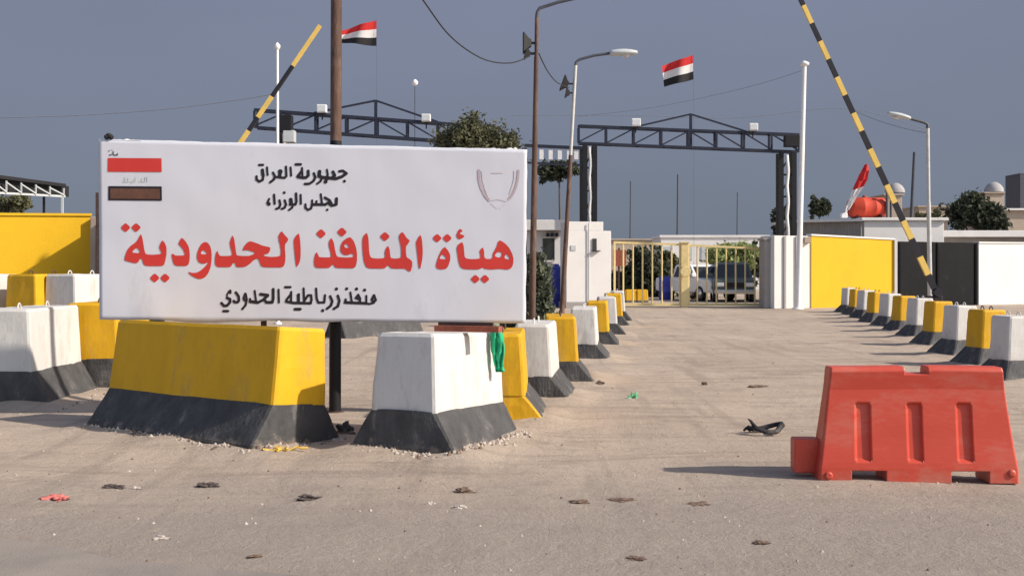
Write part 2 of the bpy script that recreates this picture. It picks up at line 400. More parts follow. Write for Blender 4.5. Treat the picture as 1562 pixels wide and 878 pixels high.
def block_by_corner(C, A, B, H, fh, trimA, trimB, color, label, group, **k):
    """C near base corner, A left base corner, B right base corner."""
    C = Vector(C); a = Vector(A) - C; b = Vector(B) - C
    yaw = math.atan2(b.y, b.x)
    L = b.length; W = a.length
    ax = Vector((math.cos(yaw), math.sin(yaw), 0)); ay = Vector((-ax.y, ax.x, 0))
    ctr = C + ax * L / 2 + ay * W / 2
    if k.pop('end_right', False): yaw += R(90); L, W = W, L; trimA, trimB = trimB, trimA
    trimB = .015
    if True: trimA = k.pop('flare', trimA)
    return block(ctr, yaw, L, W, H, fh, L - trimB, W - trimA, color, label, group, **k)

g_near = 'large barrier blocks below the white sign'
block_by_corner(G(694, 697), G(540, 683), G(797, 662), .985, .35, .36, .42, M_white,
                'large white concrete block with scuffed black foot under the right half of the sign', g_near, loops=False, tilt=(0, R(2.4)), sink=.03)
yb = G(385, 691)
block_by_corner(yb, G(136, 653), G(521, 668), 1.035, .38, .40, .42, M_yellow,
                'longest yellow concrete block with black foot under the left half of the sign', g_near, end_right=True, flare=.40, loops=False, tilt=(R(4.5), 0), sink=.03)
block_by_corner(G(76, 619), G(-70, 622), G(151, 597), 1.09, .40, .40, .42, M_white,
                'white concrete block with dusty black foot at the left picture edge', g_near)
block((-5.24, 14.50), R(90), 1.3, 1.02, 1.11, .42, 1.285, .70, M_yellow,
      'yellow concrete block partly hidden behind the foreground white block at left', g_near)
g_tall = 'tall blocks along the yellow wall at left'
for (x, col, lab) in ((-30, M_white, 'tall white concrete block cut by the left picture edge near the yellow wall'),
                      (62, M_yellow, 'tall yellow concrete block between two white ones near the yellow wall'),
                      (121, M_white, 'tall white concrete block beside the left edge of the sign')):
    p = P(x, 450, 17.2)
    block((p.x - .05, p.y + .2), R(72), 1.0, .95, 1.46, .42, .985, .62, col, lab, g_tall)

rowL = [((830, 648), M_yellow, 'yellow concrete block with yellow foot front, nearest of the left roadside row'),
        ((873, 613), M_white, 'white concrete block second from the sign in the left roadside row'),
        ((903, 585), M_yellow, 'yellow concrete block third from the sign in the left roadside row'),
        ((932, 552), M_white, 'white concrete block in front of the white guard booth, fourth in left row'),
        ((946, 528), M_yellow, 'small looking yellow concrete block fifth in the left roadside row'),
        ((955, 512), M_white, 'white concrete block sixth in the left roadside row, mostly hidden'),
        ((961, 499), M_yellow, 'yellow concrete block seventh in the left roadside row'),
        ((965, 490), M_white, 'white concrete block last before the yellow gate in the left row')]
dirL = R(86)
for i, ((px, py), col, lab) in enumerate(rowL):
    c = G(px, py); L_ = 1.25; W_ = .88
    ax = Vector((math.cos(dirL), math.sin(dirL), 0)); ay = Vector((-ax.y, ax.x, 0))
    ctr = c + ax * L_ / 2 + ay * W_ / 2
    block(ctr, dirL + (random.Random(i).uniform(-.05, .05)), L_, W_, .90, .31, L_ - .015, W_ - .40, col, lab, 'barrier blocks along the left side of the road',
          foot_front=M_yellow if i == 0 else None)
rowR = [((1533, 585), M_white, 'white concrete block cut by the right picture edge, nearest of the right row'),
        ((1493, 561), M_yellow, 'yellow concrete block second nearest in the right roadside row'),
        ((1453, 545), M_white, 'white concrete block third nearest in the right roadside row'),
        ((1420, 529), M_yellow, 'yellow concrete block fourth nearest in the right roadside row'),
        ((1393, 517), M_white, 'white concrete block fifth nearest in the right roadside row'),
        ((1369, 508), M_yellow, 'yellow concrete block sixth nearest in the right roadside row'),
        ((1349, 500), M_white, 'white concrete block fifth from the far end of the right row'),
        ((1329, 493), M_yellow, 'yellow concrete block fourth from the far end of the right row'),
        ((1313, 487), M_white, 'white concrete block third from the far end of the right row'),
        ((1300, 482), M_yellow, 'yellow concrete block second from the far end of the right row'),
        ((1288, 478), M_white, 'white concrete block at the far end of the right row by the yellow wall')]
dirR = R(101)
for i, ((px, py), col, lab) in enumerate(rowR):
    c = G(px, py); L_ = .84; W_ = .84
    ax = Vector((math.cos(dirR), math.sin(dirR), 0)); ay = Vector((-ax.y, ax.x, 0))
    ctr = c + ax * L_ / 2 - ay * W_ / 2
    block(ctr, dirR + random.Random(i + 40).uniform(-.06, .06), L_, W_, .90, .31, L_ - .38, W_ - .36, col, lab, 'barrier blocks along the right side of the road')
for (px, py, col, lab) in ((548, 517, M_white, 'distant white block seen through the gap under the sign beside the rusty pole'),
                           (590, 512, M_yellow, 'distant yellow block seen through the gap under the sign near the white block')):
    c = G(px, py); block((c.x, c.y + .4), R(40), 1.4, .9, .92, .42, 1.385, .5, col, lab, 'distant blocks seen under the sign')

build_ground()
# ------------------------------------------------------------------ rusty pole and sign
pb = G(511, 629)
pole = thing('rusty_pole', 'tall thick rusty pole standing behind the white sign', 'pole', pb)
MB().tube([(0, 0, -.02), (.004, 0, 1.5), (.009, 0, 2.86)], [.063, .062, .061], 14).build('dark_base', M_gblk, pole)  # lower length of the pole in near-black
MB().tube([(.009, 0, 2.86), (.02, 0, 6.0)], [.0595, .056], 14).build('shaft', M_rust, pole)
MB().lathe([(.10, -.02), (.10, .015), (.062, .02)], 16).build('base_plate', M_rustd, pole)
MB().lathe([(.058, 0), (.03, .02)], 14, M=Matrix.Translation((.02, 0, 6.0))).build('cap', M_rustd, pole)

SD = {'TL': (150, 212), 'TR': (804, 228), 'BR': (802, 493), 'BL': (152, 487)}
s_tl = P(150, 212, 11.20); s_bl = P(152, 487, 11.20); s_tr = P(804, 228, 11.38); s_br = P(802, 493, 11.38)
S_U = (s_tr - s_tl); S_N = Vector((S_U.y, -S_U.x, 0)).normalized()      # normal toward the camera
S_UX = Vector((-S_N.y, S_N.x, 0))
if S_UX.x < 0: S_UX = -S_UX
S_O = Vector((s_tl.x, s_tl.y, 0))
CAMP = Vector((0, 0, EYE))
def on_sign(px, py):        # sign-local (u along the sign, z) where the photographed mark sits
    d = Vector(((px - 781) / F, 1, (HZ - py) / F))
    t = (S_O - CAMP).dot(S_N) / d.dot(S_N)
    q = CAMP + d * t
    return ((q - S_O).dot(S_UX), q.z)
def wob(u, z):
    return .010 * noise.noise((u * .9, z * 1.1, 2.2)) + .0045 * noise.noise((u * 2.2 + z * 1.5, z * 2.0 - u, 7.7)) + .0012 * noise.noise((u * 7, z * 3, 3.3))
def sign_pt(u, z, off): return S_O + S_UX * u + S_N * (off + wob(u, z)) + Vector((0, 0, z))
sign = thing('border_sign', 'large white banner sign with red and black Arabic lettering above the barrier blocks', 'sign', S_O + S_UX * 2.1)
def build_sign_panel():
    c = [on_sign(*SD[k]) for k in ('TL', 'TR', 'BR', 'BL')]
    nu, nv = 110, 44; mb = MB(); vs = []
    for j in range(nv + 1):
        v = j / nv
        for i in range(nu + 1):
            u = i / nu
            a = [c[0][k] + (c[1][k] - c[0][k]) * u for k in (0, 1)]; b = [c[3][k] + (c[2][k] - c[3][k]) * u for k in (0, 1)]
            x = a[0] + (b[0] - a[0]) * v; z = a[1] + (b[1] - a[1]) * v
            if v == 0: z += .010 * noise.noise((x * 2.2, 1, 1)) + .004 * noise.noise((x * 9, 4, 1))
            if v == 1: z += .012 * noise.noise((x * 2.5, 5, 1)) - .022 * math.exp(-((x - 1.05) / .38) ** 2)
            if u == 1: x += .008 * noise.noise((z * 5, 3, 2))
            vs.append(sign_pt(x, z, 0))
    n = nu + 1
    fs = [(j * n + i, (j + 1) * n + i, (j + 1) * n + i + 1, j * n + i + 1) for j in range(nv) for i in range(nu)]
    mb.add(vs, fs, 0, True)
    o = mb.build('panel', M_vinyl, sign, sign.location)
    md = o.modifiers.new('thick', 'SOLIDIFY'); md.thickness = .012; md.offset = -1
    # welded frame of square tube behind the vinyl
    fr = MB()
    q = lambda px, py, off=-.045: (lambda uz: S_O + S_UX * uz[0] + S_N * off + Vector((0, 0, uz[1])))(on_sign(px, py))
    fr.bar(q(156, 219), q(798, 235), .04); fr.bar(q(156, 484), q(798, 489), .04)
    fr.bar(q(158, 219), q(158, 484), .04); fr.bar(q(796, 235), q(796, 489), .04)
    for x in (320, 480, 640): fr.bar(q(x, 224), q(x, 487), .035)
    fr.build('frame', M_rustd, sign, sign.location)
    lg = MB(); lg.bar(q(400, 480, -.09), q(400, 480, -.09) - Vector((0, 0, .9)), .05); lg.build('leg', M_rustd, sign, sign.location)
    lg = MB(); lg.bar(q(700, 480, -.09), q(700, 480, -.09) - Vector((0, 0, .93)), .05); lg.build('leg', M_rustd, sign, sign.location)
    # torn vinyl folded over the top right and a tie knot at the top left
    for (x0, x1, h) in ((741, 768, 2.5), (768, 797, 4), (170, 215, 2.5)):
        pts = []; fd = MB()
        for i in range(9):
            px = x0 + (x1 - x0) * i / 8
            yb_ = 212 + (px - 150) * 16 / 654.0 + 1.2
            pts.append((px, yb_, h * (0.25 + abs(math.sin(i * 1.9 + x0))) * math.sin(math.pi * i / 8)))
        for i in range(8):
            a, b = pts[i], pts[i + 1]
            A = [q(a[0], a[1], .004), q(b[0], b[1], .004), q(b[0], b[1] - b[2], -.02), q(a[0], a[1] - a[2], -.02)]
            fd.add(A, [(0, 1, 2, 3)])
            fd.add([p - S_N * .006 for p in A], [(3, 2, 1, 0)])
        fd.build('folded_edge', M_flw, sign, sign.location)
    kn = MB()
    for k in range(3):
        c0 = q(163 + k * 3, 209 - k % 2 * 2, .0); kn.lathe([(.004, -.03), (.026, -.012), (.03, .01), (.01, .028)], 8, M=Matrix.Translation(c0) @ Matrix.Rotation(.6 * k, 4, 'Y'))
    kn.build('tie_knot', M_rubber, sign, sign.location)
build_sign_panel()

# lettering: signed distance field of outlines and pen strokes -> clean flat print
class Ink:
    def __init__(s, x0, y0, x1, y1, h):
        s.h = h; s.x0 = x0; s.y0 = y0
        s.nx = int((x1 - x0) / h) + 1; s.ny = int((y1 - y0) / h) + 1
        s.X, s.Y = np.meshgrid(x0 + np.arange(s.nx) * h, y0 + np.arange(s.ny) * h)
        s.d = np.full(s.X.shape, 9.0)
    def win(s, xs, ys, pad):
        i0 = max(0, int((min(xs) - pad - s.x0) / s.h)); i1 = min(s.nx, int((max(xs) + pad - s.x0) / s.h) + 2)
        j0 = max(0, int((min(ys) - pad - s.y0) / s.h)); j1 = min(s.ny, int((max(ys) + pad - s.y0) / s.h) + 2)
        return (slice(j0, j1), slice(i0, i1))
    @staticmethod
    def segd(X, Y, a, b):
        dx, dy = b[0] - a[0], b[1] - a[1]; l = dx * dx + dy * dy + 1e-9
        t = np.clip(((X - a[0]) * dx + (Y - a[1]) * dy) / l, 0, 1)
        return np.hypot(X - a[0] - t * dx, Y - a[1] - t * dy)
    def stroke(s, pts, w):
        xs = [p[0] for p in pts]; ys = [p[1] for p in pts]; W = s.win(xs, ys, w / 2 + 2)
        X, Y = s.X[W], s.Y[W]; d = np.full(X.shape, 9.0)
        if len(pts) == 1: d = np.hypot(X - xs[0], Y - ys[0])
        for a, b in zip(pts, pts[1:]): d = np.minimum(d, s.segd(X, Y, a, b))
        s.d[W] = np.minimum(s.d[W], d - w / 2)
    def poly(s, pts, holes=(), smooth=2):
        def sm(p):
            for _ in range(smooth):
                q = []
                for a, b in zip(p, p[1:] + p[:1]):
                    q.append((a[0] * .82 + b[0] * .18, a[1] * .82 + b[1] * .18)); q.append((a[0] * .18 + b[0] * .82, a[1] * .18 + b[1] * .82))
                p = q
            return p
        pts = sm(list(pts)); W = s.win([p[0] for p in pts], [p[1] for p in pts], 2); X, Y = s.X[W], s.Y[W]
        def sd(p):
            d = np.full(X.shape, 9.0); ins = np.zeros(X.shape, bool)
            for a, b in zip(p, p[1:] + p[:1]):
                d = np.minimum(d, s.segd(X, Y, a, b))
                if a[1] != b[1]:
                    c = ((a[1] > Y) != (b[1] > Y)) & (X < (b[0] - a[0]) * (Y - a[1]) / (b[1] - a[1]) + a[0]); ins ^= c
            return np.where(ins, -d, d)
        D = sd(pts)
        for h in holes: D = np.maximum(D, -sd(sm(list(h))))
        s.d[W] = np.minimum(s.d[W], D)
    def mesh(s, off):
        mb = MB(); d = s.d; h = s.h; vid = {}; verts = []
        def V(x, y):
            k = (round(x, 4), round(y, 4))
            if k not in vid:
                u, z = on_sign(x, y); vid[k] = len(verts); verts.append(sign_pt(u, z, off))
            return vid[k]
        faces = []
        ins = d < 0
        full = ins[:-1, :-1] & ins[1:, :-1] & ins[:-1, 1:] & ins[1:, 1:]
        anyv = ins[:-1, :-1] | ins[1:, :-1] | ins[:-1, 1:] | ins[1:, 1:]
        for j in range(s.ny - 1):
            y = s.y0 + j * h; i = 0; row = np.nonzero(anyv[j])[0]
            if len(row) == 0: continue
            i = row[0]; last = row[-1]
            while i <= last:
                if not anyv[j, i]: i += 1; continue
                x = s.x0 + i * h
                if full[j, i]:
                    k = i
                    while k + 1 <= last and full[j, k + 1] and k - i < 10: k += 1
                    x2 = s.x0 + (k + 1) * h
                    faces.append((V(x, y), V(x, y + h), V(x2, y + h), V(x2, y))); i = k + 1; continue
                c = [(x, y, d[j, i]), (x, y + h, d[j + 1, i]), (x + h, y + h, d[j + 1, i + 1]), (x + h, y, d[j, i + 1])]
                poly = []
                for a, b in zip(c, c[1:] + c[:1]):
                    if a[2] < 0: poly.append((a[0], a[1]))
                    if (a[2] < 0) != (b[2] < 0):
                        t = a[2] / (a[2] - b[2]); poly.append((a[0] + (b[0] - a[0]) * t, a[1] + (b[1] - a[1]) * t))
                ids = []
                for q in poly:
                    v = V(*q)
                    if v not in ids: ids.append(v)
                if len(ids) >= 3: faces.append(tuple(ids))
                i += 1
        mb.add(verts, faces); return mb
def letters():
    T = lambda ox, oy, s, pts: [(ox + x / s, oy + y / s) for x, y in pts]
    ink = Ink(180, 336, 790, 438, .55); s = 8.3625
    def dia(ox, oy, x, y, r): ink.poly(T(ox, oy, s, [(x - r, y), (x, y - r * .95), (x + r, y), (x, y + r * .95)]), smooth=1)
    A = lambda p, h=(): ink.poly(T(180, 335, s, p), [T(180, 335, s, q) for q in h])
    B = lambda p, h=(): ink.poly(T(320, 335, s, p), [T(320, 335, s, q) for q in h])
    C = lambda p, h=(): ink.poly(T(470, 335, s, p), [T(470, 335, s, q) for q in h])
    D = lambda p, h=(): ink.poly(T(630, 335, s, p), [T(630, 335, s, q) for q in h])
    A([(295, 180), (314, 240), (327, 320), (340, 400), (355, 440), (440, 447), (530, 440), (560, 425), (545, 400), (525, 350), (545, 295), (570, 260), (600, 300), (620, 350), (619, 440), (607, 510), (587, 577), (560, 590), (440, 591), (350, 588), (325, 562), (308, 505), (290, 490), (275, 510), (255, 548), (220, 556), (150, 538), (80, 518), (95, 450), (120, 385), (165, 330), (225, 290), (255, 255), (273, 215)],
      [[(240, 352), (278, 395), (272, 428), (195, 420), (180, 410)]])
    for x, y in ((98, 100), (232, 100), (468, 742), (600, 742)): dia(180, 335, x, y, 66)
    A([(815, 225), (862, 275), (903, 340), (917, 430), (914, 520), (896, 578), (860, 591), (740, 588), (710, 562), (693, 500), (682, 435), (710, 436), (730, 458), (840, 455), (855, 440), (835, 385), (800, 340), (770, 310), (788, 265)])
    A([(1115, 282), (1152, 298), (1183, 350), (1196, 430), (1193, 520), (1183, 600), (1153, 682), (1107, 738), (1050, 756), (990, 742), (930, 708), (888, 662), (960, 680), (1020, 670), (1090, 620), (1140, 565), (1152, 535), (1120, 556), (1075, 562), (1030, 542), (1005, 490), (1010, 430), (1033, 360), (1073, 298)],
      [[(1090, 385), (1130, 420), (1128, 442), (1056, 440), (1062, 408)]])
    B([(95, 388), (115, 440), (130, 462), (230, 462), (285, 455), (285, 420), (265, 350), (255, 290), (275, 235), (295, 195), (314, 250), (327, 350), (337, 420), (345, 455), (420, 462), (500, 462), (560, 440), (580, 418), (530, 400), (470, 385), (418, 395), (438, 340), (478, 290), (520, 272), (600, 298), (680, 333), (776, 350), (770, 395), (748, 432), (700, 440), (690, 462), (780, 475), (870, 470), (905, 455), (910, 400), (898, 320), (883, 270), (875, 210), (898, 170), (918, 143), (962, 200), (1006, 245), (988, 285), (962, 310), (960, 380), (967, 450), (965, 530), (947, 592), (920, 608), (700, 606), (658, 592), (638, 540), (625, 505), (600, 495), (560, 515), (520, 557), (470, 592), (420, 605), (340, 603), (325, 560), (310, 545), (290, 560), (270, 601), (200, 605), (98, 603), (69, 572), (65, 520), (73, 450)])
    B([(1140, 168), (1153, 250), (1161, 350), (1161, 460), (1152, 530), (1127, 582), (1110, 606), (1098, 560), (1087, 450), (1077, 340), (1072, 260), (1098, 208)])
    C([(110, 408), (130, 450), (142, 478), (260, 480), (295, 475), (285, 400), (262, 330), (268, 270), (297, 230), (327, 280), (342, 370), (357, 440), (375, 475), (480, 482), (570, 478), (585, 455), (560, 430), (520, 447), (480, 453), (438, 437), (411, 395), (415, 330), (448, 268), (500, 232), (540, 221), (583, 270), (613, 350), (625, 430), (625, 520), (610, 592), (585, 618), (480, 618), (350, 615), (325, 575), (310, 572), (290, 597), (265, 615), (108, 615), (83, 592), (75, 530), (88, 450)],
      [[(490, 305), (524, 345), (502, 364), (461, 347), (468, 318)]])
    for x, y in ((165, 178), (432, 158), (980, 215)): dia(470, 335, x, y, 68)
    C([(750, 160), (770, 230), (775, 330), (782, 430), (800, 485), (880, 495), (960, 490), (985, 470), (975, 420), (990, 370), (1020, 328), (1040, 380), (1047, 440), (1055, 490), (1120, 495), (1185, 485), (1190, 430), (1184, 340), (1168, 270), (1156, 215), (1178, 173), (1205, 155), (1237, 200), (1262, 238), (1300, 263), (1273, 312), (1248, 340), (1248, 420), (1257, 480), (1292, 498), (1328, 530), (1328, 590), (1308, 662), (1285, 658), (1260, 642), (1240, 623), (1060, 623), (1035, 592), (1012, 580), (990, 612), (960, 623), (770, 621), (733, 592), (713, 530), (698, 430), (692, 300), (697, 220)])
    D([(95, 188), (113, 240), (123, 350), (125, 450), (112, 540), (97, 612), (82, 632), (70, 590), (59, 480), (47, 380), (38, 290), (58, 245)])
    D([(405, 343), (442, 385), (473, 440), (478, 500), (458, 570), (432, 623), (360, 635), (308, 623), (291, 590), (307, 520), (333, 450), (363, 388)],
      [[(375, 436), (420, 480), (418, 505), (340, 500), (347, 473)]])
    for x, y in ((308, 235), (437, 235), (795, 755), (917, 755)): dia(630, 335, x, y, 63)
    D([(605, 112), (637, 150), (603, 163), (597, 180), (658, 203), (645, 228), (590, 252), (566, 232), (550, 195), (566, 170), (576, 138)])
    D([(630, 280), (648, 340), (653, 420), (662, 490), (740, 503), (830, 498), (860, 490), (860, 440), (846, 400), (890, 347), (908, 400), (908, 470), (925, 498), (980, 500), (1013, 490), (1018, 430), (1048, 380), (1073, 330), (1083, 283), (1110, 260), (1172, 298), (1228, 358), (1269, 440), (1284, 510), (1274, 582), (1248, 623), (1200, 638), (1110, 625), (1000, 635), (920, 628), (890, 607), (865, 622), (830, 635), (650, 631), (603, 602), (582, 540), (567, 440), (556, 360), (573, 318)],
      [[(1090, 406), (1134, 420), (1129, 468), (1090, 484), (1046, 467), (1051, 438)], [(1195, 436), (1234, 490), (1222, 509), (1166, 492), (1172, 458)]])
    ink.mesh(.004).build('red_lettering', M_tred, sign, sign.location)

    ink = Ink(385, 243, 535, 285, .5)
    def S(ox, oy, s):
        return lambda w, *pts: ink.stroke(T(ox, oy, s, pts), w / s)
    e = S(380, 240, 9.756)      # first and second lines
    e(40, (1345, 208), (1395, 200), (1445, 235)); e(46, (1448, 240), (1380, 288), (1290, 318), (1200, 310)); e(44, (1420, 355))
    e(48, (1250, 218), (1275, 270), (1240, 300)); e(32, (1160, 185), (1172, 260), (1150, 310)); e(50, (1200, 308), (1100, 300), (1050, 285)); e(44, (1155, 320), (1140, 365)); e(58, (1140, 362))
    e(54, (1050, 212), (1042, 278)); e(34, (1085, 295), (1065, 355), (1015, 392)); e(38, (965, 238), (986, 300), (960, 350), (900, 393), (832, 396))
    e(44, (880, 203), (882, 270), (850, 300), (800, 303), (730, 292)); e(32, (788, 158), (795, 280)); e(42, (785, 205), (722, 285)); e(40, (695, 105), (768, 105))
    e(32, (618, 150), (627, 272)); e(36, (550, 140), (556, 280), (530, 305), (400, 292)); e(72, (465, 212)); e(52, (465, 215), (455, 285)); e(38, (358, 230), (386, 282), (370, 330), (316, 372))
    e(32, (268, 150), (277, 262)); e(50, (200, 190), (208, 262)); e(38, (217, 265), (202, 338), (152, 360), (114, 332), (112, 285)); e(36, (152, 113), (208, 113))
    ink.mesh(.004).build('heading_lettering', M_tblk, sign, sign.location)
    ink = Ink(400, 286, 525, 325, .5)
    e(46, (1302, 615), (1298, 690)); e(40, (1300, 702), (1230, 718), (1190, 690)); e(40, (1130, 600), (1200, 640), (1232, 700)); e(36, (1190, 665), (1130, 702)); e(38, (1165, 780))
    e(32, (1068, 548), (1086, 690)); e(42, (1140, 702), (940, 702)); e(32, (1005, 652), (1000, 700)); e(32, (940, 640), (940, 700)); e(35, (940, 700), (925, 760), (880, 782), (842, 752), (840, 700))
    e(33, (768, 558), (772, 690)); e(38, (700, 538), (706, 660), (690, 702), (610, 702)); e(56, (622, 628), (628, 690)); e(33, (655, 700), (642, 750), (595, 782))
    e(35, (532, 640), (552, 700), (530, 750), (490, 766)); e(42, (525, 525)); e(35, (453, 640), (467, 700), (450, 750), (405, 766)); e(35, (373, 556), (382, 690)); e(32, (300, 618), (272, 680)); e(58, (295, 693))
    ink.mesh(.004).build('council_lettering', M_tblk, sign, sign.location)
    ink = Ink(330, 430, 585, 480, .5)
    f = S(330, 430, 12.015)     # bottom line, left half
    f(48, (255, 160), (257, 195)); f(30, (240, 158), (200, 220), (195, 290)); f(50, (200, 290), (253, 312), (250, 370), (200, 430), (140, 435), (95, 385)); f(46, (130, 530), (215, 530))
    f(48, (360, 190), (410, 260), (416, 340), (390, 370), (335, 366), (320, 345)); f(40, (530, 210), (500, 300), (520, 337), (558, 310), (540, 215)); f(42, (558, 315), (540, 420), (480, 492))
    f(38, (705, 160), (727, 330)); f(58, (622, 355), (760, 372)); f(42, (618, 308), (625, 360)); f(55, (812, 222), (945, 240)); f(50, (945, 250), (850, 330), (760, 375))
    f(52, (1045, 130), (1045, 300), (1030, 370), (920, 370), (890, 330)); f(38, (1143, 138), (1150, 372)); f(40, (1375, 180), (1372, 340)); f(44, (1370, 222), (1288, 325)); f(50, (1285, 355), (1400, 378)); f(44, (1265, 92), (1360, 92))
    f(40, (1515, 220), (1515, 350)); f(48, (1400, 380), (1562, 382)); f(54, (1445, 495), (1540, 495))
    g = S(450, 430, 12.015)     # bottom line, right half
    g(48, (0, 382), (290, 387)); g(40, (55, 230), (60, 370)); g(40, (160, 115), (170, 370)); g(44, (180, 335), (240, 242), (298, 240), (306, 330), (285, 387))
    g(42, (390, 120), (400, 300), (430, 375), (540, 372), (552, 240)); g(58, (510, 520)); g(48, (648, 260), (686, 350), (660, 430), (588, 487)); g(48, (788, 250), (816, 340), (790, 440), (716, 487)); g(58, (762, 125))
    g(38, (1018, 190), (1042, 350)); g(52, (920, 372), (1300, 388)); g(44, (930, 318), (930, 370)); g(56, (950, 122)); g(44, (1160, 232), (1195, 300), (1192, 380)); g(40, (1160, 235), (1115, 290), (1180, 315)); g(58, (1130, 125))
    g(38, (1310, 250), (1310, 385)); g(58, (1278, 145)); g(40, (1300, 392), (1370, 398), (1450, 378)); g(46, (1450, 240), (1410, 320), (1440, 370), (1482, 330), (1450, 240))
    ink.mesh(.004).build('crossing_lettering', M_tblk, sign, sign.location)

    # printed flag at the top left, small scribble above it
    k = Ink(160, 225, 252, 310, .5); k.poly([(165, 241), (246.5, 241.5), (247, 262.5), (164.6, 262)], smooth=0); k.mesh(.004).build('red_bar', M_tred, sign, sign.location)
    k = Ink(160, 278, 252, 310, .5); k.poly([(165.4, 283.8), (247, 284.4), (247.2, 306.2), (165.4, 305.5)], smooth=0); k.mesh(.004).build('dark_bar', M_tblk, sign, sign.location)
    k = Ink(160, 278, 252, 310, .5); k.poly([(168.5, 287.5), (244, 288), (244.4, 303.6), (168.5, 303)], smooth=0); k.mesh(.0055).build('brown_bar', M_tbrn, sign, sign.location)
    k = Ink(180, 266, 240, 284, .4)
    for w, pts in ((1.5, [(188, 277), (191, 277), (191, 271)]), (1.5, [(191, 277), (196, 277), (196, 272)]), (1.5, [(199, 277), (205, 277), (205, 274)]), (1.3, [(207, 271), (207, 277)]),
                   (1.5, [(213, 277), (217, 276), (217, 272)]), (1.5, [(217, 277), (222, 277), (222, 270)]), (1.3, [(225, 270), (225, 277)]), (1.3, [(201, 280)])): k.stroke(pts, w)
    k.mesh(.004).build('green_lettering', M_tgrn, sign, sign.location)
    k = Ink(160, 224, 186, 242, .4)
    for w, pts in ((1.2, [(167, 236), (169, 237), (171, 235.5)]), (1.4, [(173, 231), (173, 236), (176, 237), (179, 236.5)]), (1.2, [(179.5, 234), (179.5, 237)]), (1.4, [(171, 229)]), (1.2, [(166, 231), (167.5, 229.5)])): k.stroke(pts, w)
    k.mesh(.004).build('small_scribble', M_tblk, sign, sign.location)
    # pale emblem at the top right: two double sweeps joined below
    o = (700, 240); q = lambda *p: T(o[0], o[1], 9.755, p)
    k = Ink(722, 254, 800, 318, .4)
    k.stroke(q((295, 195), (300, 330), (330, 450), (390, 570), (450, 640)), 3.6); k.mesh(.004).build('emblem_arc', M_tmau, sign, sign.location)
    k = Ink(722, 254, 800, 318, .4); k.stroke(q((885, 200), (875, 330), (845, 450), (800, 550), (745, 620)), 3.6)
    k.mesh(.004).build('emblem_arc', M_tmau, sign, sign.location)
    k = Ink(722, 254, 800, 318, .4)
    k.stroke(q((345, 200), (355, 330), (390, 450), (430, 560), (480, 640)), 1.8); k.stroke(q((830, 200), (825, 330), (795, 440), (760, 540)), 1.8)
    k.stroke(q((455, 645), (580, 620), (700, 650), (745, 625)), 1.2); k.stroke(q((480, 680), (580, 760)), 1.0); k.stroke(q((705, 690), (610, 765)), 1.0); k.stroke(q((500, 228), (650, 228)), 1.8)
    k.mesh(.0046).build('emblem_outline', M_tmau2, sign, sign.location)
letters()

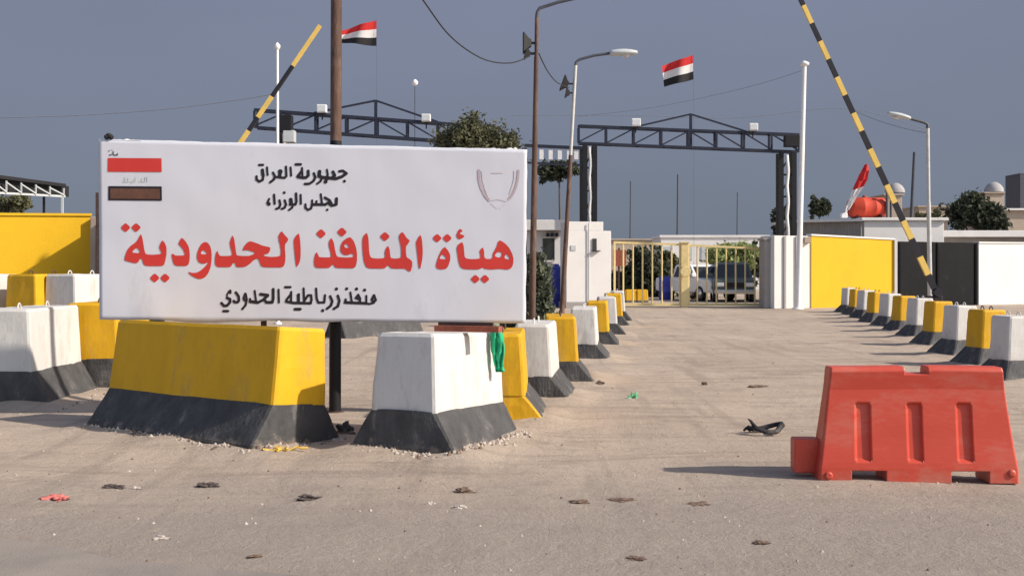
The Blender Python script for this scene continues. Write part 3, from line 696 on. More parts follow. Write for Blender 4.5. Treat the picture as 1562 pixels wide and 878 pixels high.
# ------------------------------------------------------------------ red water barrier
def red_barrier():
    Dm = EYE * F / (737 - HZ) + .2
    ctr = Vector(((1388 - 781) / F * (Dm), Dm, 0))
    t = thing('water_barrier', 'red plastic water filled road barrier standing alone on the right', 'road barrier', ctr, R(-2.0)); t.location.y -= .06
    H = .815; hw0 = .700; hw1 = .605
    def halfw(z):
        return hw0 - (hw0 - hw1) * (max(0, z - .10) / (H - .10)) ** .85 if z > .10 else hw0
    prof = [(0, .135), (.12, .135), (.30, .112), (.46, .096), (.60, .084), (.655, .080), (.74, .088), (H - .03, .093), (H, .076)]
    def dep(z):
        for (a, b) in zip(prof, prof[1:]):
            if a[0] <= z <= b[0]: return a[1] + (b[1] - a[1]) * (z - a[0]) / (b[0] - a[0])
        return prof[-1][1]
    us = sorted(set([-1, -.985, 1, .985] + [round(-1 + .08 * i, 3) for i in range(26)]))
    grooves = [-.59, -.02, .53]
    extra = []
    for g in grooves: extra += [g - .10, g - .075, g + .055, g + .075]
    slots = [(-.72, -.36), (.36, .75)]
    for a, b in slots: extra += [a, b]
    notch = (-.135, .125); extra += list(notch)
    us = [u for u in us if all(abs(u - e) > .03 for e in extra)] + extra; us.sort()
    zs = [0, .04, .085, .105, .145, .165, .20, .26, .32, .38, .44, .50, .545, .565, .60, .655, .68, .70, H - .055, H - .03, H]
    def groove(u, z):
        if z < .15 or z > .56: return 0
        for g in grooves:
            if g - .0751 <= u <= g + .0551: return .026
        return 0
    mb = MB(); nu, nz2 = len(us), len(zs); idx = {}
    vs = []
    for s in (-1, 1):
        for j, z in enumerate(zs):
            for i, u in enumerate(us):
                d = dep(z) - groove(u, z)
                if abs(u) > .99: d -= .02
                zz = z + (.004 * math.sin(u * 3.1 + 1) if j > 14 else 0)
                idx[s, i, j] = len(vs); vs.append((u * .63 + u ** 5 * (halfw(z) - .63), s * d, zz))
    def on(i, j):
        if i < 0 or j < 0 or i >= nu - 1 or j >= nz2 - 1: return False
        uc = (us[i] + us[i + 1]) / 2; zc = (zs[j] + zs[j + 1]) / 2
        if zc < .085 and any(a < uc < b for a, b in slots): return False
        if zc > H - .055 and notch[0] < uc < notch[1]: return False
        return True
    fs = []
    for i in range(nu - 1):
        for j in range(nz2 - 1):
            if not on(i, j): continue
            q = lambda s, a, b: idx[s, a, b]
            fs.append((q(-1, i, j), q(-1, i + 1, j), q(-1, i + 1, j + 1), q(-1, i, j + 1)))
            fs.append((q(1, i, j), q(1, i, j + 1), q(1, i + 1, j + 1), q(1, i + 1, j)))
            if not on(i - 1, j): fs.append((q(-1, i, j), q(-1, i, j + 1), q(1, i, j + 1), q(1, i, j)))
            if not on(i + 1, j): fs.append((q(-1, i + 1, j), q(1, i + 1, j), q(1, i + 1, j + 1), q(-1, i + 1, j + 1)))
            if not on(i, j - 1): fs.append((q(-1, i, j), q(1, i, j), q(1, i + 1, j), q(-1, i + 1, j)))
            if not on(i, j + 1): fs.append((q(-1, i, j + 1), q(-1, i + 1, j + 1), q(1, i + 1, j + 1), q(1, i, j + 1)))
    mb.add(vs, fs)
    mb.build('shell', M_plast, t, recalc=True, bevel=.009)
    lug = MB().box(-.845, -.02, .045, -.665, .13, .29); lug.build('coupling_lug', M_plast, t, bevel=.012)
    pl = MB(); pl.lathe([(.028, 0), (.028, .012), (.018, .016)], 14, M=Matrix.Translation((-.632, -.134, .052)) @ Matrix.Rotation(R(90), 4, 'X')); pl.build('drain_plug', M_plast, t)
    pl = MB(); pl.lathe([(.028, 0), (.028, .010), (.012, .014)], 14, M=Matrix.Translation((.643, -.134, .075)) @ Matrix.Rotation(R(90), 4, 'X')); pl.build('drain_plug', M_plast, t)
red_barrier()

# ------------------------------------------------------------------ walls and gate
def wall_panel(name, label, x0, x1, ytop0, ytop1, D0, D1, m, cat='wall', thick=.25, coping=None, parent=None):
    a = P(x0, 400, D0); b = P(x1, 400, D1); za = zat(ytop0, D0); zb = zat(ytop1, D1)
    t = thing(name, label, cat, (a.x, a.y, 0))
    d = Vector((b.x - a.x, b.y - a.y, 0)); n = Vector((-d.y, d.x, 0)).normalized() * thick
    mb = MB(); A = Vector((a.x, a.y, 0)); Bp = Vector((b.x, b.y, 0))
    vs = [A, Bp, Bp + n, A + n, A + Vector((0, 0, za)), Bp + Vector((0, 0, zb)), Bp + n + Vector((0, 0, zb)), A + n + Vector((0, 0, za))]
    mb.add(vs, [(0, 3, 2, 1), (4, 5, 6, 7), (0, 1, 5, 4), (1, 2, 6, 5), (2, 3, 7, 6), (3, 0, 4, 7)])
    mb.build('wall_panel', m, t, t.location, bevel=.012)
    if coping:
        cb = MB(); u = d.normalized() * .02; nn = n.normalized() * .04
        lo = [A - nn - u, Bp - nn + u, Bp + n + nn + u, A + n + nn - u]; zz = [za, zb, zb, za]
        cb.add([p + Vector((0, 0, z + .003)) for p, z in zip(lo, zz)] + [p + Vector((0, 0, z + .07)) for p, z in zip(lo, zz)],
               [(3, 2, 1, 0), (4, 5, 6, 7), (0, 1, 5, 4), (1, 2, 6, 5), (2, 3, 7, 6), (3, 0, 4, 7)])
        cb.build('coping', coping, t, t.location)
    return t
DW = 43.6
# gate side pier of the right wall with shallow pilasters
t = wall_panel('white_wall', 'white pillared wall between the yellow gate and the yellow wall', 1181, 1237, 359, 360, DW, DW + .55, M_wallw, thick=1.0)
for (x0, x1) in ((1196, 1199), (1214, 1216)):
    dd = DW + .55 * (x0 - 1181) / 56 - .02; a = P(x0, 400, dd); b = P(x1, 400, dd)
    MB().box(a.x, dd - .06, 0, b.x, dd + .06, zat(359.8, DW)).build('rib', M_wallg, t, t.location)
a = P(1231, 366, DW + .4); MB().box(a.x - .12, DW + .3, a.z - .12, a.x + .12, DW + .55, a.z + .12).build('wall_lamp', M_beige, t, t.location, bevel=.02)
a = P(1166, 400, DW + .25); b = P(1181, 400, DW + .25)
pt = thing('gate_pier', 'pier that the yellow gate shuts against, its shade painted in grey', 'pillar', (a.x, DW + .6, 0))
MB().box(a.x, DW + .25, 0, b.x - .01, DW + 1.2, zat(366, DW)).build('shaft', M_greyshade, pt, pt.location, bevel=.02)  # shaded flank of the white pillar, shade put into the grey colour
MB().box(a.x - .05, DW + .2, zat(366, DW) + .003, b.x - .01, DW + 1.25, zat(364, DW) + .04).build('cap', M_greyshade, pt, pt.location, bevel=.01)
wall_panel('yellow_wall', 'bright yellow wall panel right of the gate beside the black gate', 1237.5, 1364, 359.5, 366, DW + .5, 45.8, M_wally, coping=M_wallw)
wall_panel('wall_post', 'slim white post between the yellow wall and the black gate', 1364.5, 1369, 365, 365, 45.7, 45.7, M_wallw, cat='post', thick=.35)
t = wall_panel('black_gate', 'plain black sheet metal gate between yellow and white walls', 1369.5, 1492, 368, 370, 45.8, 48.2, M_wallk, cat='gate', thick=.06)
for x in (1372, 1430, 1489):
    a = P(x, 400, 45.7 + (x - 1369) / 122 * 2.4); MB().bar((a.x, a.y, .05), (a.x, a.y, zat(369, 45)), .07, .05).build('stile', M_wallk, t, t.location)
wall_panel('white_wall', 'white wall panel at the right picture edge past the black gate', 1493, 1700, 371, 373, 48.1, 51.6, M_wallw, coping=M_wallw)

# left yellow wall, and an unseen wall sized to cast shadow on it
t = wall_panel('yellow_wall', 'yellow wall behind the blocks at the left picture edge', -330, 139, 327, 329.5, 27.5, 30.0, M_wally, coping=M_wally)
a = P(139.5, 400, 29.9); MB().box(a.x, 29.8, 0, a.x + .16, 30.3, zat(331, 30)).build('end_pier', M_beige, t, t.location, bevel=.02)
a = P(156, 400, 27.5)
t = thing('shadow_wall', 'unseen wall behind the sign, sized to cast shadow on the left yellow wall', 'wall', (a.x, 28.6, 0))
MB().box(a.x - .06, 27.2, 0, a.x + .2, 30.25, 3.4).build('wall_panel', M_rustd, t, t.location, bevel=.02)

# yellow pipe gate
def gate():
    Dg = 45.0; a = P(934, 466, Dg); b = P(1167, 466, Dg)
    t = thing('pipe_gate', 'closed yellow pipe gate with upright bars across the road', 'gate', ((a.x + b.x) / 2, Dg, 0))
    for (x0, x1, y0, y1) in ((936, 1039, 369.5, 373), (1049, 1166, 374, 379)):
        A = P(x0, y0, Dg); B = P(x1, y1, Dg); zb = .12
        fr = MB(); fr.bar((A.x, Dg, A.z), (B.x, Dg, B.z), .09); fr.bar((A.x, Dg, zb), (B.x, Dg, zb), .10)
        fr.bar((A.x + .04, Dg, zb), (A.x + .04, Dg, A.z), .08); fr.bar((B.x - .04, Dg, zb), (B.x - .04, Dg, B.z), .08)
        fr.build('leaf_frame', M_gate, t, t.location)
        n = 7 if x0 < 1000 else 8
        for k in range(1, n):
            f = k / n; x = A.x + (B.x - A.x) * f
            MB().tube([(x, Dg, zb + .04), (x, Dg, A.z + (B.z - A.z) * f - .03)], .034, 8).build('bar', M_gate, t, t.location)
    A = P(1044, 370, Dg); MB().box(A.x - .15, Dg - .12, 0, A.x + .15, Dg + .12, A.z - .02).build('middle_post', M_gate, t, t.location, bevel=.015)
    MB().box(A.x - .19, Dg - .16, A.z - .017, A.x + .19, Dg + .16, A.z + .03).build('post_cap', M_gate, t, t.location)
    MB().lathe([(.2, 0), (.22, .05), (.2, .1)], 16, M=Matrix.Translation((A.x, Dg - .22, 1.45)) @ Matrix.Rotation(R(90), 4, 'X')).build('latch', M_gate, t, t.location)
gate()

# guard booth
def booth():
    D = 44.0; x0 = P(863, 0, D).x; x1 = P(933, 0, D).x; zt = zat(352, D)
    t = thing('guard_booth', 'white guard booth with a small dark window left of the yellow gate', 'booth', ((x0 + x1) / 2, D, 0), R(9))
    MB().box(x0 - .05, D - .10, -.02, x1 + .05, D + 1.3, .235).build('plinth', M_greyshade, t, t.location, bevel=.02)
    MB().box(x0, D, .237, x1, D + 1.2, zt).build('walls', M_wallw, t, t.location, bevel=.02)
    MB().box(x0, D + .02, zt + .003, P(921, 0, D).x, D + 1.15, zat(338, D)).build('parapet', M_wallw, t, t.location, bevel=.02)
    c = P(907, 373, D); MB().box(c.x - .08, D - .05, c.z - .24, c.x + .08, D - .003, c.z + .24).build('window', M_carg, t, t.location)
    c = P(909, 382, D); MB().box(c.x - .16, D - .16, c.z - .03, c.x + .16, D - .003, c.z + .0).build('window_sill', M_gblk, t, t.location)
    c = P(898, 340, D - .05); MB().tube([(c.x, c.y, c.z), (c.x, c.y, .25)], .025, 6).build('conduit', M_lampg, t, t.location)
    c = P(874, 378, D); MB().box(c.x - .1, D - .03, c.z - .1, c.x + .1, D - .003, c.z + .1).build('meter_box', M_lampg, t, t.location)
booth()
def shed():
    D = 50.0; x0 = P(790, 0, D).x; x1 = P(862, 0, D).x; zt = zat(352, D)
    t = thing('white_shed', 'low white building with a slab roof behind the bush and lamp poles', 'building', ((x0 + x1) / 2, D, 0))
    MB().box(x0, D, 0, x1, D + 5, zt).build('walls', M_wallw, t, t.location, bevel=.02)
    MB().box(x0 - .3, D - .5, zt + .003, x1 + .15, D + 5.3, zat(336, D)).build('roof', M_wallw, t, t.location, bevel=.03)
    for xa, xb, ya, yb_ in ((828, 846, 362, 398),):
        a = P(xa, ya, D); b = P(xb, yb_, D); w = MB().box(a.x, D - .04, b.z, b.x, D - .003, a.z).build('window', M_carg, t, t.location)
        MB().bar((a.x, D - .07, a.z), (b.x, D - .07, a.z), .07).bar((a.x, D - .07, b.z), (b.x, D - .07, b.z), .07).build('frame', M_wallw, w, t.location)
    for k in range(3):
        a = P(836 + k * 7, 357, D - .3); MB().box(a.x - .07, D - .3, a.z - .1, a.x + .05, D - .02, a.z + .06).build('bracket', M_gblk, t, t.location)
shed()
c = P(847, 405, 45.2)
t = thing('blue_water_tank', 'blue plastic tank beside the white guard booth', 'tank', (c.x, 46, 0))
MB().lathe([(.50, 0), (.54, .06), (.54, .5), (.56, .53), (.54, .56), (.54, 1.1), (.56, 1.13), (.54, 1.16), (.54, 1.5), (.45, 1.62), (.2, 1.68)], 24).build('shell', M_blue, t)
MB().lathe([(.18, 1.66), (.2, 1.70), (.17, 1.76)], 16).build('lid', M_blue, t)

# ------------------------------------------------------------------ gantries
def gantry(name_label, D, xl, xr, ytl, ytr, depth, xp, yp, cols, seed, flood, nbay):
    A = P(xl, ytl, D); B = P(xr, ytr, D)
    t = thing('truss_gantry', name_label, 'gantry', ((A.x + B.x) / 2, D, 0), 0, 'dark truss gantries over the road')
    top = lambda f: Vector((A.x + (B.x - A.x) * f, D, A.z + (B.z - A.z) * f))
    bot = lambda f: top(f) - Vector((0, 0, depth))
    for yy in (0, .5):
        o = Vector((0, yy, 0))
        MB().bar(top(0) + o, top(1) + o, .085).build('top_chord', M_gantry, t, t.location)
        MB().bar(bot(0) + o, bot(1) + o, .085).build('bottom_chord', M_gantry, t, t.location)
    fp = (P(xp, 0, D).x - A.x) / (B.x - A.x); pk = P(xp, yp, D)
    f0, f1 = fp - 2.05 / nbay, fp + 2.05 / nbay
    pk.y += .25
    for f in (f0, f1): MB().bar(top(f) + Vector((0, .25, .06)), pk, .07).build('gable_rafter', M_gantry, t, t.location)
    MB().bar(bot(fp) + Vector((0, .25, 0)), pk, .11).build('king_post', M_gantry, t, t.location)
    for k in range(nbay + 1):
        f = k / nbay
        v = MB()
        for yy in (0, .5): v.bar(bot(f) + Vector((0, yy, .05)), top(f) + Vector((0, yy, -.05)), .08)
        v.bar(top(f) + Vector((0, .05, 0)), top(f) + Vector((0, .45, 0)), .06)
        v.build('upright', M_gantry, t, t.location)
        if k < nbay:
            g = (k + 1) / nbay; lo, hi = (f, g) if (f + g) / 2 < fp else (g, f)
            MB().bar(bot(lo) + Vector((0, .0, .04)), top(hi) + Vector((0, 0, -.04)), .055).build('brace', M_gantry, t, t.location)
    for (x0, x1) in cols:
        a = P(x0, 0, D).x; b = P(x1, 0, D).x; f = ((a + b) / 2 - A.x) / (B.x - A.x); zt = bot(f).z - .06
        c = MB()
        for x in (a + .1, b - .1):
            for yy in (0, .5): c.bar((x, D + yy, -.02), (x, D + yy, zt), .19, .12, up=(0, 1, 0))
        n = 7
        for k in range(n):
            z0, z1 = zt * k / n, zt * (k + 1) / n
            c.bar((a + .1, D + .52, z0), (b - .1, D + .52, z1), .06)
        for k in range(1, 7): c.bar((a + .05, D + .1, zt * k / 7), (b - .05, D + .1, zt * k / 7), .07)
        col = c.build('column', M_gblk, t, t.location)
        w = MB(); xm = (a + b) / 2; pts = []
        for k in range(25): pts.append((xm + .03 * math.sin(k * 1.25), D + .02, .2 + (zt - .3) * k / 24))
        w.tube(pts, .075, 6); w.build('white_cable', M_whitep, col, t.location)
    for (px, py, s) in flood:
        c = P(px, py, D - .1)
        fl = MB(); fl.box(c.x - s * .5, D - .22, c.z - s * .42, c.x + s * .5, D + .05, c.z + s * .42)
        fo = fl.build('floodlight', M_lampw, t, t.location, bevel=.02)
        MB().box(c.x - s * .42, D - .235, c.z - s * .3, c.x + s * .42, D - .223, c.z + s * .3).build('lens', M_glass, fo, t.location)
        MB().bar((c.x, D, c.z - s * .42), (c.x, D, c.z - s * .42 - .25), .05).build('bracket', M_gblk, fo, t.location)
    return t
gr = gantry('dark truss gantry with white floodlights over the yellow gate', 46.6, 883, 1219, 191.5, 205, .72, 1055, 173, ((889, 911), (1188, 1215)), 1,
            ((970, 187, .38), (1149, 194, .36)), 8)
a = P(1207, 214, 46.4); MB().box(a.x - .3, 46.2, a.z - .28, a.x + .3, 46.55, a.z + .2).build('speaker_box', M_gblk, gr, gr.location, bevel=.02)
gl = gantry('dark truss gantry rising behind the white sign and tree', 42.0, 388, 760, 167, 194, .66, 572, 152, ((421, 447), (735, 757)), 2,
            ((491, 166, .36), (650, 180, .34)), 8)
a = P(438, 190, 41.6); MB().box(a.x - .32, 41.3, a.z - .28, a.x + .22, 41.7, a.z + .32).build('speaker_box', M_gblk, gl, gl.location, bevel=.02)
a = P(443, 209, 41.6); MB().box(a.x - .22, 41.3, a.z - .22, a.x + .2, 41.7, a.z + .22).build('junction_box', M_lampg, gl, gl.location, bevel=.02)

# low overhead beam with white boards between the lamp poles
D = 49.0; a = P(800, 222, D); b = P(889, 226, D)
t = thing('overhead_beam', 'dark overhead beam with white boards hanging between the lamp poles', 'beam', ((a.x + b.x) / 2, D, 0))
MB().bar(a, b, .14).build('beam', M_gantry, t, t.location)
MB().bar(a - Vector((0, 0, .75)), b - Vector((0, 0, .75)), .09).build('lower_rail', M_gantry, t, t.location)
for x in (826, 840, 854, 868, 879):
    c = P(x, 225, D); MB().box(c.x - .09, D - .03, c.z - .52, c.x + .09, D + .03, c.z - .08).build('board', M_whitep, t, t.location)
for x in (801, 887):
    c = P(x, 225, D); MB().bar((c.x, D + .2, 0), (c.x, D + .2, c.z), .14).build('post', M_gblk, t, t.location)

# ------------------------------------------------------------------ boom barriers
def boom(label, D, x0, y0, x1, y1, segs, wid):
    A = P(x0, y0, D); B = P(x1, y1, D)
    t = thing('boom_barrier', label, 'boom gate', (A.x, D, 0), 0, 'raised striped booms')
    cb = MB(); cb.box(A.x - .17, D - .15, 0, A.x + .17, D + .25, A.z - .1); cb.build('cabinet', M_boomk, t, t.location, bevel=.02)
    MB().lathe([(.13, 0), (.14, .1), (.12, .2)], 16, M=Matrix.Translation((A.x, D - .02, A.z)) @ Matrix.Rotation(R(90), 4, 'X')).build('pivot', M_boomk, t, t.location)
    MB().bar(A, A + (A - B).normalized() * .8, .2, .16).build('counterweight', M_boomk, t, t.location)
    arm = MB(); L = (B - A)
    f0 = 0
    nrm = Vector((0, -1, 0)); 
    for k, (f, c) in enumerate(segs):
        w = wid * (1.15 - .35 * f)
        arm.bar(A + L * f0 + Vector((0, -.06, 0)), A + L * f + Vector((0, -.06, 0)), w, .10, c, up=(0, 1, 0)); f0 = f
    arm.build('arm', [M_boomy, M_boomk], t, t.location)
n = 17; sg = []
for k in range(n): sg.append(((k + 1) / n, (k + 1) % 2))
boom('raised black and yellow boom arm leaning left in front of the black gate', 33.0, 1427, 446, 1212, -18, sg, .15)
boom('raised yellow boom arm with black bands leaning right behind the sign', 27.0, 236, 412, 489, 40,
     [(.10, 1), (.16, 0), (.22, 1), (.57, 0), (.625, 1), (.71, 0), (.835, 1), (1, 0)], .10)

# ------------------------------------------------------------------ poles and lamps
def plain_pole(label, D, x0, y0, x1, y1, r, m, name='flagpole', finial=True):
    A = P(x0, y0, D); B = P(x1, y1, D)
    t = thing(name, label, 'pole', (B.x, D, 0))
    d = (B - A); base = A + d * (A.z / (A.z - B.z))
    MB().tube([base, A], [r, r * .72], 10).build('shaft', m, t, t.location)
    if finial: MB().lathe([(r * .8, 0), (r * 1.6, .05), (r * 1.6, .12), (r * .3, .2)], 12, M=Matrix.Translation(A)).build('finial', m, t, t.location)
    MB().lathe([(r * 2, -.02), (r * 2, .05), (r, .06)], 12, M=Matrix.Translation(base)).build('base_plate', m, t, t.location)
    return t
plain_pole('white flagpole leaning slightly in front of the white pillared wall', 43.0, 1227, 101, 1217, 470, .115, M_whitep)
plain_pole('white flagpole in front of the left gantry beside the striped boom', 31.0, 423, 76, 424, 470, .052, M_whitep)
plain_pole('thin dark mast behind the yellow gate, tallest of the far masts', 110, 1034, 266, 1033, 400, .11, M_greyp, 'mast', False)
plain_pole('faint grey mast left of the tallest one behind the gate', 130, 962, 276, 961, 400, .10, M_greyp, 'mast', False)
plain_pole('short faint mast right of the tallest one behind the gate', 150, 1125, 293, 1124, 400, .10, M_greyp, 'mast', False)
plain_pole('dark slanting mast behind the right boom arm', 70, 1395, 232, 1387, 400, .13, M_greyp, 'mast', False)
t = plain_pole('thin pole holding the flag left of the first lamp post', 48, 574.6, 30, 575, 400, .006, M_greyp, 'flagpole', False)
t = plain_pole('thin pole holding the flag above the right gantry', 62, 1058, 83, 1058.5, 400, .007, M_greyp, 'flagpole', False)

def flag(label, D, corners, sag):
    t = None
    TLx, TRx, BRx, BLx = [P(x, y, D) for x, y in corners]
    nu, nv = 16, 12; mb = MB(); vs = []
    for j in range(nv + 1):
        v = j / nv
        for i in range(nu + 1):
            u = i / nu
            p = (TLx * (1 - u) + TRx * u) * (1 - v) + (BLx * (1 - u) + BRx * u) * v
            amp = (1 - u)
            p = p + Vector((0, .22 * math.sin(u * 7 + v * 1.2) * (.25 + amp), sag * math.sin(u * math.pi * 1.6 + v) * amp))
            vs.append(p)
    n = nu + 1
    for j in range(nv):
        mi = 0 if j < nv / 3 else (1 if j < 2 * nv / 3 else 2)
        mb.add([vs[j * n + i] for i in range(n)] + [vs[(j + 1) * n + i] for i in range(n)], [(i, n + i, n + i + 1, i + 1) for i in range(nu)], mi, True)
    o = mb.build('flag', [M_flr, M_flw, M_flk], None, TRx)
    return tag(o, label, 'flag', 'red white and black flags in the sky')
flag('red white black flag flying just right of the thick rusty pole', 48, [(521, 47), (574, 31), (574, 70), (520, 66)], .06)
flag('red white black flag flying free above the right gantry', 62, [(1010, 101), (1057, 84), (1058, 121), (1014, 133)], .06)

def lamp(label, D, pts, r0, r1, mlow, mup, split, arm, head, flood, armm):
    base = P(*pts[0], D); base.z = -.02; top = P(*pts[1], D)
    t = thing('street_lamp', label, 'street lamp', (base.x, D, 0), 0, 'street lamps by the checkpoint')
    mid = base + (top - base) * split; rm = r0 + (r1 - r0) * split
    MB().tube([base, mid], [r0, rm], 12).build('lower_shaft', mlow, t, t.location)
    MB().tube([mid, top], [rm * .82, r1], 12).build('upper_shaft', mup, t, t.location)
    MB().lathe([(r0 * 2.2, 0), (r0 * 2.2, .04), (r0, .06)], 14, M=Matrix.Translation(base)).build('base_plate', mlow, t, t.location)
    ap = [top] + [P(x, y, D) for x, y in arm]
    MB().tube(ap, [r1] + [r1 * .8] * (len(arm)), 10).build('arm', armm, t, t.location)
    if head:
        (x0, y0, x1, y1, h) = head; a = P(x0, y0, D); b = P(x1, y1, D); L = (b - a); hw = h * D / F
        hd = MB(); n = 10; rings = []
        for k in range(n + 1):
            f = k / n; w = hw * (.45 + .75 * math.sin(math.pi * min(1, (f * .85 + .12))) ** .7)
            c = a + L * f
            rings.append([c + Vector((0, math.cos(q) * w * 1.2, math.sin(q) * w * (.75 if math.sin(q) > 0 else .45))) for q in [2 * math.pi * i / 12 for i in range(12)]])
        vs = [p for g in rings for p in g]; fs = [(i * 12 + k, i * 12 + (k + 1) % 12, (i + 1) * 12 + (k + 1) % 12, (i + 1) * 12 + k) for i in range(n) for k in range(12)]
        fs += [tuple(range(12))[::-1], tuple(n * 12 + k for k in range(12))]
        hd.add(vs, fs, 0, True); h_ = hd.build('lamp_head', M_lampg, t, t.location, recalc=True)
        gm = MB(); c = a + L * .6
        gm.lathe([(.01, -.10), (.09, -.06), (.13, 0)], 14, M=Matrix.Translation(c - Vector((0, 0, hw * .42)))).build('lens', M_glass, h_, t.location)
    for (fx, fy, s, ang) in flood:
        c = P(fx, fy, D); px_ = base + (top - base) * ((c.z - base.z) / (top.z - base.z))
        M = Matrix.Translation(c) @ Matrix.Rotation(ang, 4, 'Y')
        f = MB(); vs = []
        for (xx, k) in ((-.5, 1.0), (-.35, 1.0), (.12, .55), (.5, .35)):
            vs += [M @ Vector((xx * s * .55, yy * s * k * .5, zz * s * k * .62)) for yy, zz in ((-1, -1), (1, -1), (1, 1), (-1, 1))]
        fs = [(3, 2, 1, 0), (12, 13, 14, 15)] + [(4 * i + k, 4 * i + (k + 1) % 4, 4 * i + 4 + (k + 1) % 4, 4 * i + 4 + k) for i in range(3) for k in range(4)]
        f.add(vs, fs); fo = f.build('floodlight', M_gblk, t, t.location, bevel=.01)
        MB().bar(c, px_, .05).build('bracket', M_gblk, fo, t.location)
    return t
lamp('tall rusty street lamp with black floodlights, nearest beside the sign', 24.0, ((811, 520), (819, 28)), .078, .045, M_rust, M_rust, .88,
     [(819.5, 19), (823, 13), (850, 4), (880, -3), (905, -8)], (900, -6, 945, -10, 6), ((804, 66, .34, 0), (805, 82, .22, .25)), M_greyp)
lamp('pale leaning street lamp with rusty lower shaft behind the guard booth row', 38.0, ((857, 479), (878, 100)), .085, .06, M_rust, M_pipe, .64,
     [(879, 95), (884, 91), (905, 85), (934, 81)], (930, 82, 972, 81, 7.5), ((862, 128, .42, .35), (866, 142, .28, .2)), M_greyp)
lamp('slim street lamp in front of the black gate with its head pointing left', 40.0, ((1419, 476), (1415, 196)), .085, .065, M_pipe, M_pipe, .6,
     [(1415, 190), (1410, 187), (1385, 180)], (1388, 181, 1354, 173, 5.5), (), M_greyp)
t = thing('street_lamp', 'tiny white lamp on a faint pole far behind the left gantry', 'street lamp', P(633, 400, 120) * 1)
t.location.z = 0
MB().tube([(t.location.x, 120, 0), (t.location.x, 120, zat(130, 120))], [.07, .05], 8).build('shaft', M_greyp, t, t.location)
MB().lathe([(.05, -.3), (.32, -.1), (.34, .15), (.1, .4)], 14, M=Matrix.Translation(P(633, 127, 120))).build('lamp_head', M_lampw, t, t.location)

# ------------------------------------------------------------------ cables
def cable(label, pts, r, m=M_cable):
    P0 = [Vector(p) for p in pts]; out = []
    for i in range(len(P0) - 1):
        p0, p1, p2, p3 = P0[max(0, i - 1)], P0[i], P0[i + 1], P0[min(len(P0) - 1, i + 2)]
        for k in range(8):
            s = k / 8
            out.append(.5 * ((2 * p1) + (p2 - p0) * s + (2 * p0 - 5 * p1 + 4 * p2 - p3) * s * s + (3 * p1 - p0 - 3 * p2 + p3) * s ** 3))
    out.append(P0[-1])
    o = MB().tube(out, r, 5).build('cable', m, None, P0[0]); tag(o, label, 'cable', 'overhead cables')
cable('dark sagging cable running down to the tall rusty lamp post', [P(622, -30, 18), P(645, 0, 18.5), P(680, 48, 19.5), P(712, 76, 21), (P(745, 93, 22)), P(780, 96, 23), P(808, 86, 23.9)], .014)
cable('cable strung from the rusty lamp post to the pale leaning lamp', [P(822, 82, 24), P(835, 108, 28), P(850, 126, 33), P(868, 134, 37.8)], .015)
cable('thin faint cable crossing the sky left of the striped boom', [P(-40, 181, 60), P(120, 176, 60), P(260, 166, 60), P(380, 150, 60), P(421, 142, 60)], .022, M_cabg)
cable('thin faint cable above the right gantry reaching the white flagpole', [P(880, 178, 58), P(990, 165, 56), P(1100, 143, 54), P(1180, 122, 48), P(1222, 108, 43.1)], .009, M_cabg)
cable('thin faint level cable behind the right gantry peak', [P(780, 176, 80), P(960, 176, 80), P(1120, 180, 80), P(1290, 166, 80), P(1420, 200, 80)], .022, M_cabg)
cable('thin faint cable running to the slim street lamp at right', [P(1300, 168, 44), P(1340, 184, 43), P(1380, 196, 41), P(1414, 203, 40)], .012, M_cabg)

# ------------------------------------------------------------------ trees
def tree(label, base, trunk_h, crowns, n, leaf, m, seed, name='tree', group='trees around the checkpoint', cat='tree'):
    rnd = random.Random(seed); base = Vector(base)
    t = thing(name, label, cat, base, 0, group)
    tr = MB(); top = base + Vector((0, 0, trunk_h))
    cmid = crowns[0][0]
    r0 = .05 + .03 * crowns[0][1][0]
    tr.tube([base - Vector((0, 0, .05)), base + (top - base) * .5 + Vector((.05, .03, 0)), top], [r0, r0 * .8, r0 * .6], 9)
    for (c, rad) in crowns:
        for k in range(5):
            e = Vector(c) + Vector((rnd.uniform(-.75, .75) * rad[0], rnd.uniform(-.6, .6) * rad[1], rnd.uniform(-.3, .7) * rad[2]))
            mid = (top + e) / 2 + Vector((rnd.uniform(-.2, .2), rnd.uniform(-.2, .2), .1)) * rad[0] * .5
            tr.tube([top - Vector((0, 0, .1)), mid, e], [r0 * .5, r0 * .3, r0 * .1], 6)
    tr.build('trunk', M_trunk, t, base)
    cr_ = MB(); tot = sum(r[0] * r[1] * r[2] for _, r in crowns)
    for (c, rad) in crowns:
        c = Vector(c); nn = int(n * rad[0] * rad[1] * rad[2] / tot); ncl = max(10, nn // 26)
        for q in range(ncl):
            while True:
                d = Vector((rnd.uniform(-1, 1), rnd.uniform(-1, 1), rnd.uniform(-1, 1)))
                if .25 < d.length < 1: break
            d = d * (.72 + .42 * noise.noise(d * 1.7 + Vector((seed, 0, 0)))) * 1.15
            cc = c + Vector((d.x * rad[0], d.y * rad[1], d.z * rad[2])); cs = rnd.uniform(.12, .26) * min(rad)
            for k in range(nn // ncl):
                p = cc + Vector((rnd.gauss(0, 1), rnd.gauss(0, 1), rnd.gauss(0, .8))) * cs
                a = Vector((rnd.gauss(0, 1), rnd.gauss(0, 1), rnd.gauss(0, 1))).normalized(); b = a.orthogonal().normalized()
                b = (Matrix.Rotation(rnd.uniform(0, 6.28), 3, a) @ b); w = leaf * rnd.uniform(.6, 1.3); e = a.cross(b)
                cr_.add([p - b * w, p + e * w * .45, p + b * w, p - e * w * .45], [(0, 1, 2, 3)])
    cr_.build('crown', m, t, base)
    return t
